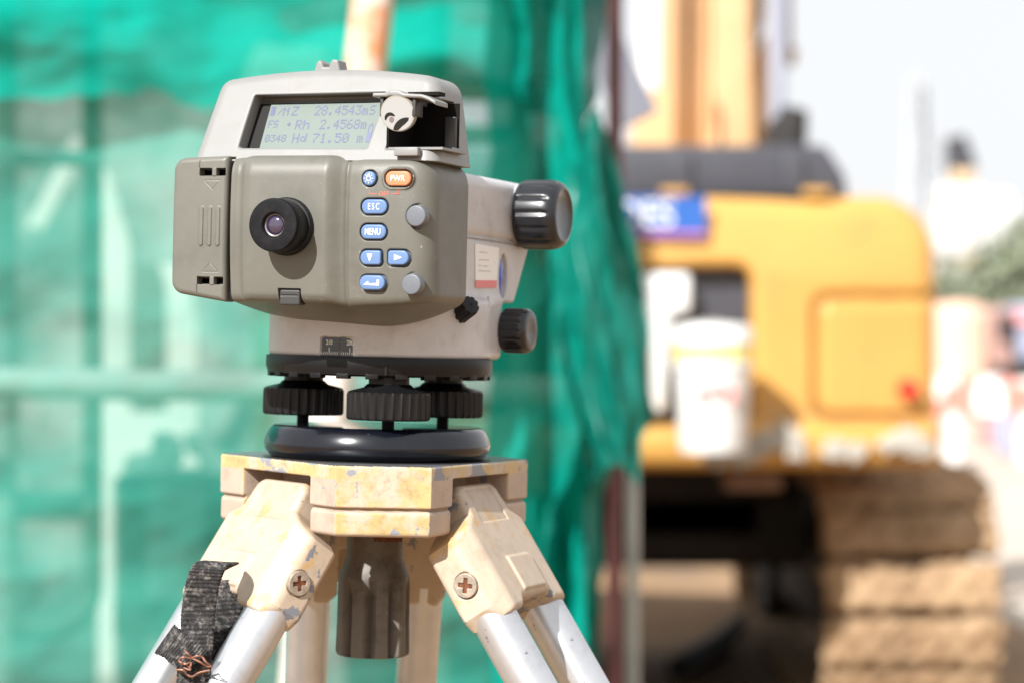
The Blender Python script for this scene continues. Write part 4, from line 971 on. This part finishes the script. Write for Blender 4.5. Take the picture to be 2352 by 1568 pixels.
# two slim lattice masts
for name_, lab_, pts, w in (('lattice_mast', 'slender pale grey lattice mast, left and upright of the far pair', ((2103, 175), (2082, 784)), .35), ('lattice_mast', 'slender pale grey lattice mast leaning right beside the upright one', ((2108, 165), (2150, 784)), .35)):
    Y = 120 if 'left' in lab_ else 121
    top, bot = at(*pts[0], Y), at(*pts[1], Y); bot.z = 0
    root = empty(name_, lab_, 'mast', bot, group='far lattice masts'); mm = mat('hazy_grey_steel', (.46, .49, .52), .8) if 'hz' not in M else M['hz']; M['hz'] = mm
    dv = top - bot
    for sx_, sy_ in ((-1, -1), (1, -1), (1, 1), (-1, 1)): G().tube([(sx_ * w, sy_ * w, 0), (dv.x + sx_ * w * .5, sy_ * w * .5, dv.z)], .10, 6).build('mast_leg', mm, root)
    for i in range(12):
        t0, t1 = i / 12, (i + 1) / 12; s = -1 if i % 2 else 1
        G().tube([(dv.x * t0 - s * w, -w, dv.z * t0), (dv.x * t1 + s * w, -w, dv.z * t1)], .05, 4).build('brace', mm, root)
# parked lorry, tank, barriers
Y = 48; ox = at(2300, 0, Y).x
tr_ = empty('lorry', 'dull red lorry with a dark window parked far right', 'lorry', (ox, Y, 0))
fbox('cab', (2248, 705), (2330, 860), Y, 2.2, M['dusk'], tr_, ox, Y, .15); fbox('window', (2292, 722), (2326, 785), Y - .03, .1, M['mach'], tr_, ox, Y, .02)
fbox('cargo_body', (2325, 700), (2480, 850), Y + .3, 2.2, mat('faded_blue_body', (.34, .38, .50), .6), tr_, ox, Y, .1); fbox('side_panel', (2330, 715), (2420, 745), Y + .2, .1, mat('pinkish_panel', (.70, .30, .30), .6), tr_, ox, Y)
for px in (2275, 2352, 2440):
    p = at(px, 868, Y); G().tube([(p.x - ox, -.05, .48), (p.x - ox, .35, .48)], .48, 24).build('wheel', M['mach'], tr_, True)
for (px, py, sz) in ((2285, 868, 0),):
    pass
G().box((0, 1, .95), (1.9, .9, .1)).build('chassis', M['mach'], tr_)
Y = 42; ox = at(2215, 0, Y).x
tk = empty('site_tank', 'upright peach painted tank behind the right edge of the excavator', 'tank', (ox, Y, 0))
a0 = at(2178, 866, Y); a1 = at(2252, 690, Y)
lathe('tank_shell', [(420, 600), (560, a0.z * 1000), (580, a1.z * 1000 - 260), (420, a1.z * 1000 - 60), (20, a1.z * 1000)], 'z', (0, 600, 0), M['peach'], tk, 32)
G().tube([(0, .6, 0), (0, .6, .7)], .3, 12).build('pedestal', M['grime'], tk, True)
def barrier(px, py, Y, n, label, ms):
    c = at(px, 784, Y); root = empty('barrier', label, 'barrier', (c.x, Y, 0), group='water filled barriers at the far right')
    for i in range(n):
        G().box((-.5 + 1.0 * (i + .5) / n, 0, .75), (.5 / n, .05, .16)).build('barrier_panel', ms[i % 2], root)
    for s in (-1, 1): G().box((s * .42, 0, .30), (.05, .2, .30)).build('barrier_foot', ms[1], root)
RD, WH = mat('barrier_red', (.70, .22, .17), .5), M['wpl']
barrier(2270, 890, 26, 3, 'red and white water filled barrier, nearest of the far three', (RD, WH)); barrier(2335, 890, 31, 4, 'red and white barrier standing at the right edge behind the nearest one', (WH, RD)); barrier(2225, 880, 33, 3, 'red and white barrier half hidden beside the excavator', (WH, RD))
a = at(2335, 905, 28); tag(G().tube([(a.x, 28, .3), (a.x, 28.25, .3)], .3, 24).build('spare_wheel', mat('lilac_grey_rubber', (.33, .33, .42), .6), None, True), 'pale lilac wheel standing by the far barriers', 'wheel')
# trees beyond
M['leaf'] = mat('hazed_tree_leaf', (.24, .27, .18), .7, var=.4, vscale=2); M['bark'] = mat('bark', (.12, .09, .06), .9)  # leaf green is paled to put distance haze into the colour
def tree(x, Y, H, rw, label, seed):
    rnd = random.Random(seed); root = empty('tree', label, 'tree', (x, Y, 0), group='trees at the far right')
    g = G().tube([(0, 0, 0), (.1, 0, H * .3), (-.1, .1, H * .6)], [.3, .22, .1], 10)
    for i in range(7):
        a = rnd.random() * 6.28; z0 = H * (.3 + .25 * rnd.random()); g.tube([(0, 0, z0), (math.cos(a) * rw * .35, math.sin(a) * rw * .35, z0 + H * .15), (math.cos(a) * rw * .7, math.sin(a) * rw * .7, z0 + H * .28)], [.12, .07, .02], 6)
    g.build('trunk', M['bark'], root, True)
    V, F = [], []
    cl = [(rnd.gauss(0, rw * .42), rnd.gauss(0, rw * .42), H * (.62 + .17 * rnd.gauss(0, 1)), rw * (.25 + .25 * rnd.random())) for _ in range(34)]
    for cx, cy, cz, r in cl:
        for _ in range(70):
            d = Vector((rnd.gauss(0, 1), rnd.gauss(0, 1), rnd.gauss(0, 1))).normalized() * r * (.6 + .5 * rnd.random())
            p = Vector((cx, cy, cz)) + d; u = Vector((rnd.gauss(0, 1), rnd.gauss(0, 1), rnd.gauss(0, 1))).normalized(); v = u.orthogonal().normalized()
            s = .16 + .12 * rnd.random(); n = len(V); V += [p - u * s, p + v * s * .6, p + u * s, p - v * s * .6]; F.append((n, n + 1, n + 2, n + 3))
    mk('crown', V, F, M['leaf'], root, False)
tree(at(2400, 0, 75).x, 75, 4.9, 2.3, 'round green tree at the right edge beyond the lorry', 1)
tree(at(2325, 0, 82).x, 82, 4.1, 1.8, 'smaller green tree just left of the round one', 2)
tree(at(2180, 0, 88).x, 88, 3.6, 1.6, 'low green tree showing beside the counterweight edge', 3)
tree(at(2560, 0, 70).x, 70, 5.4, 2.6, 'tall green tree beyond the right edge of the site', 4)
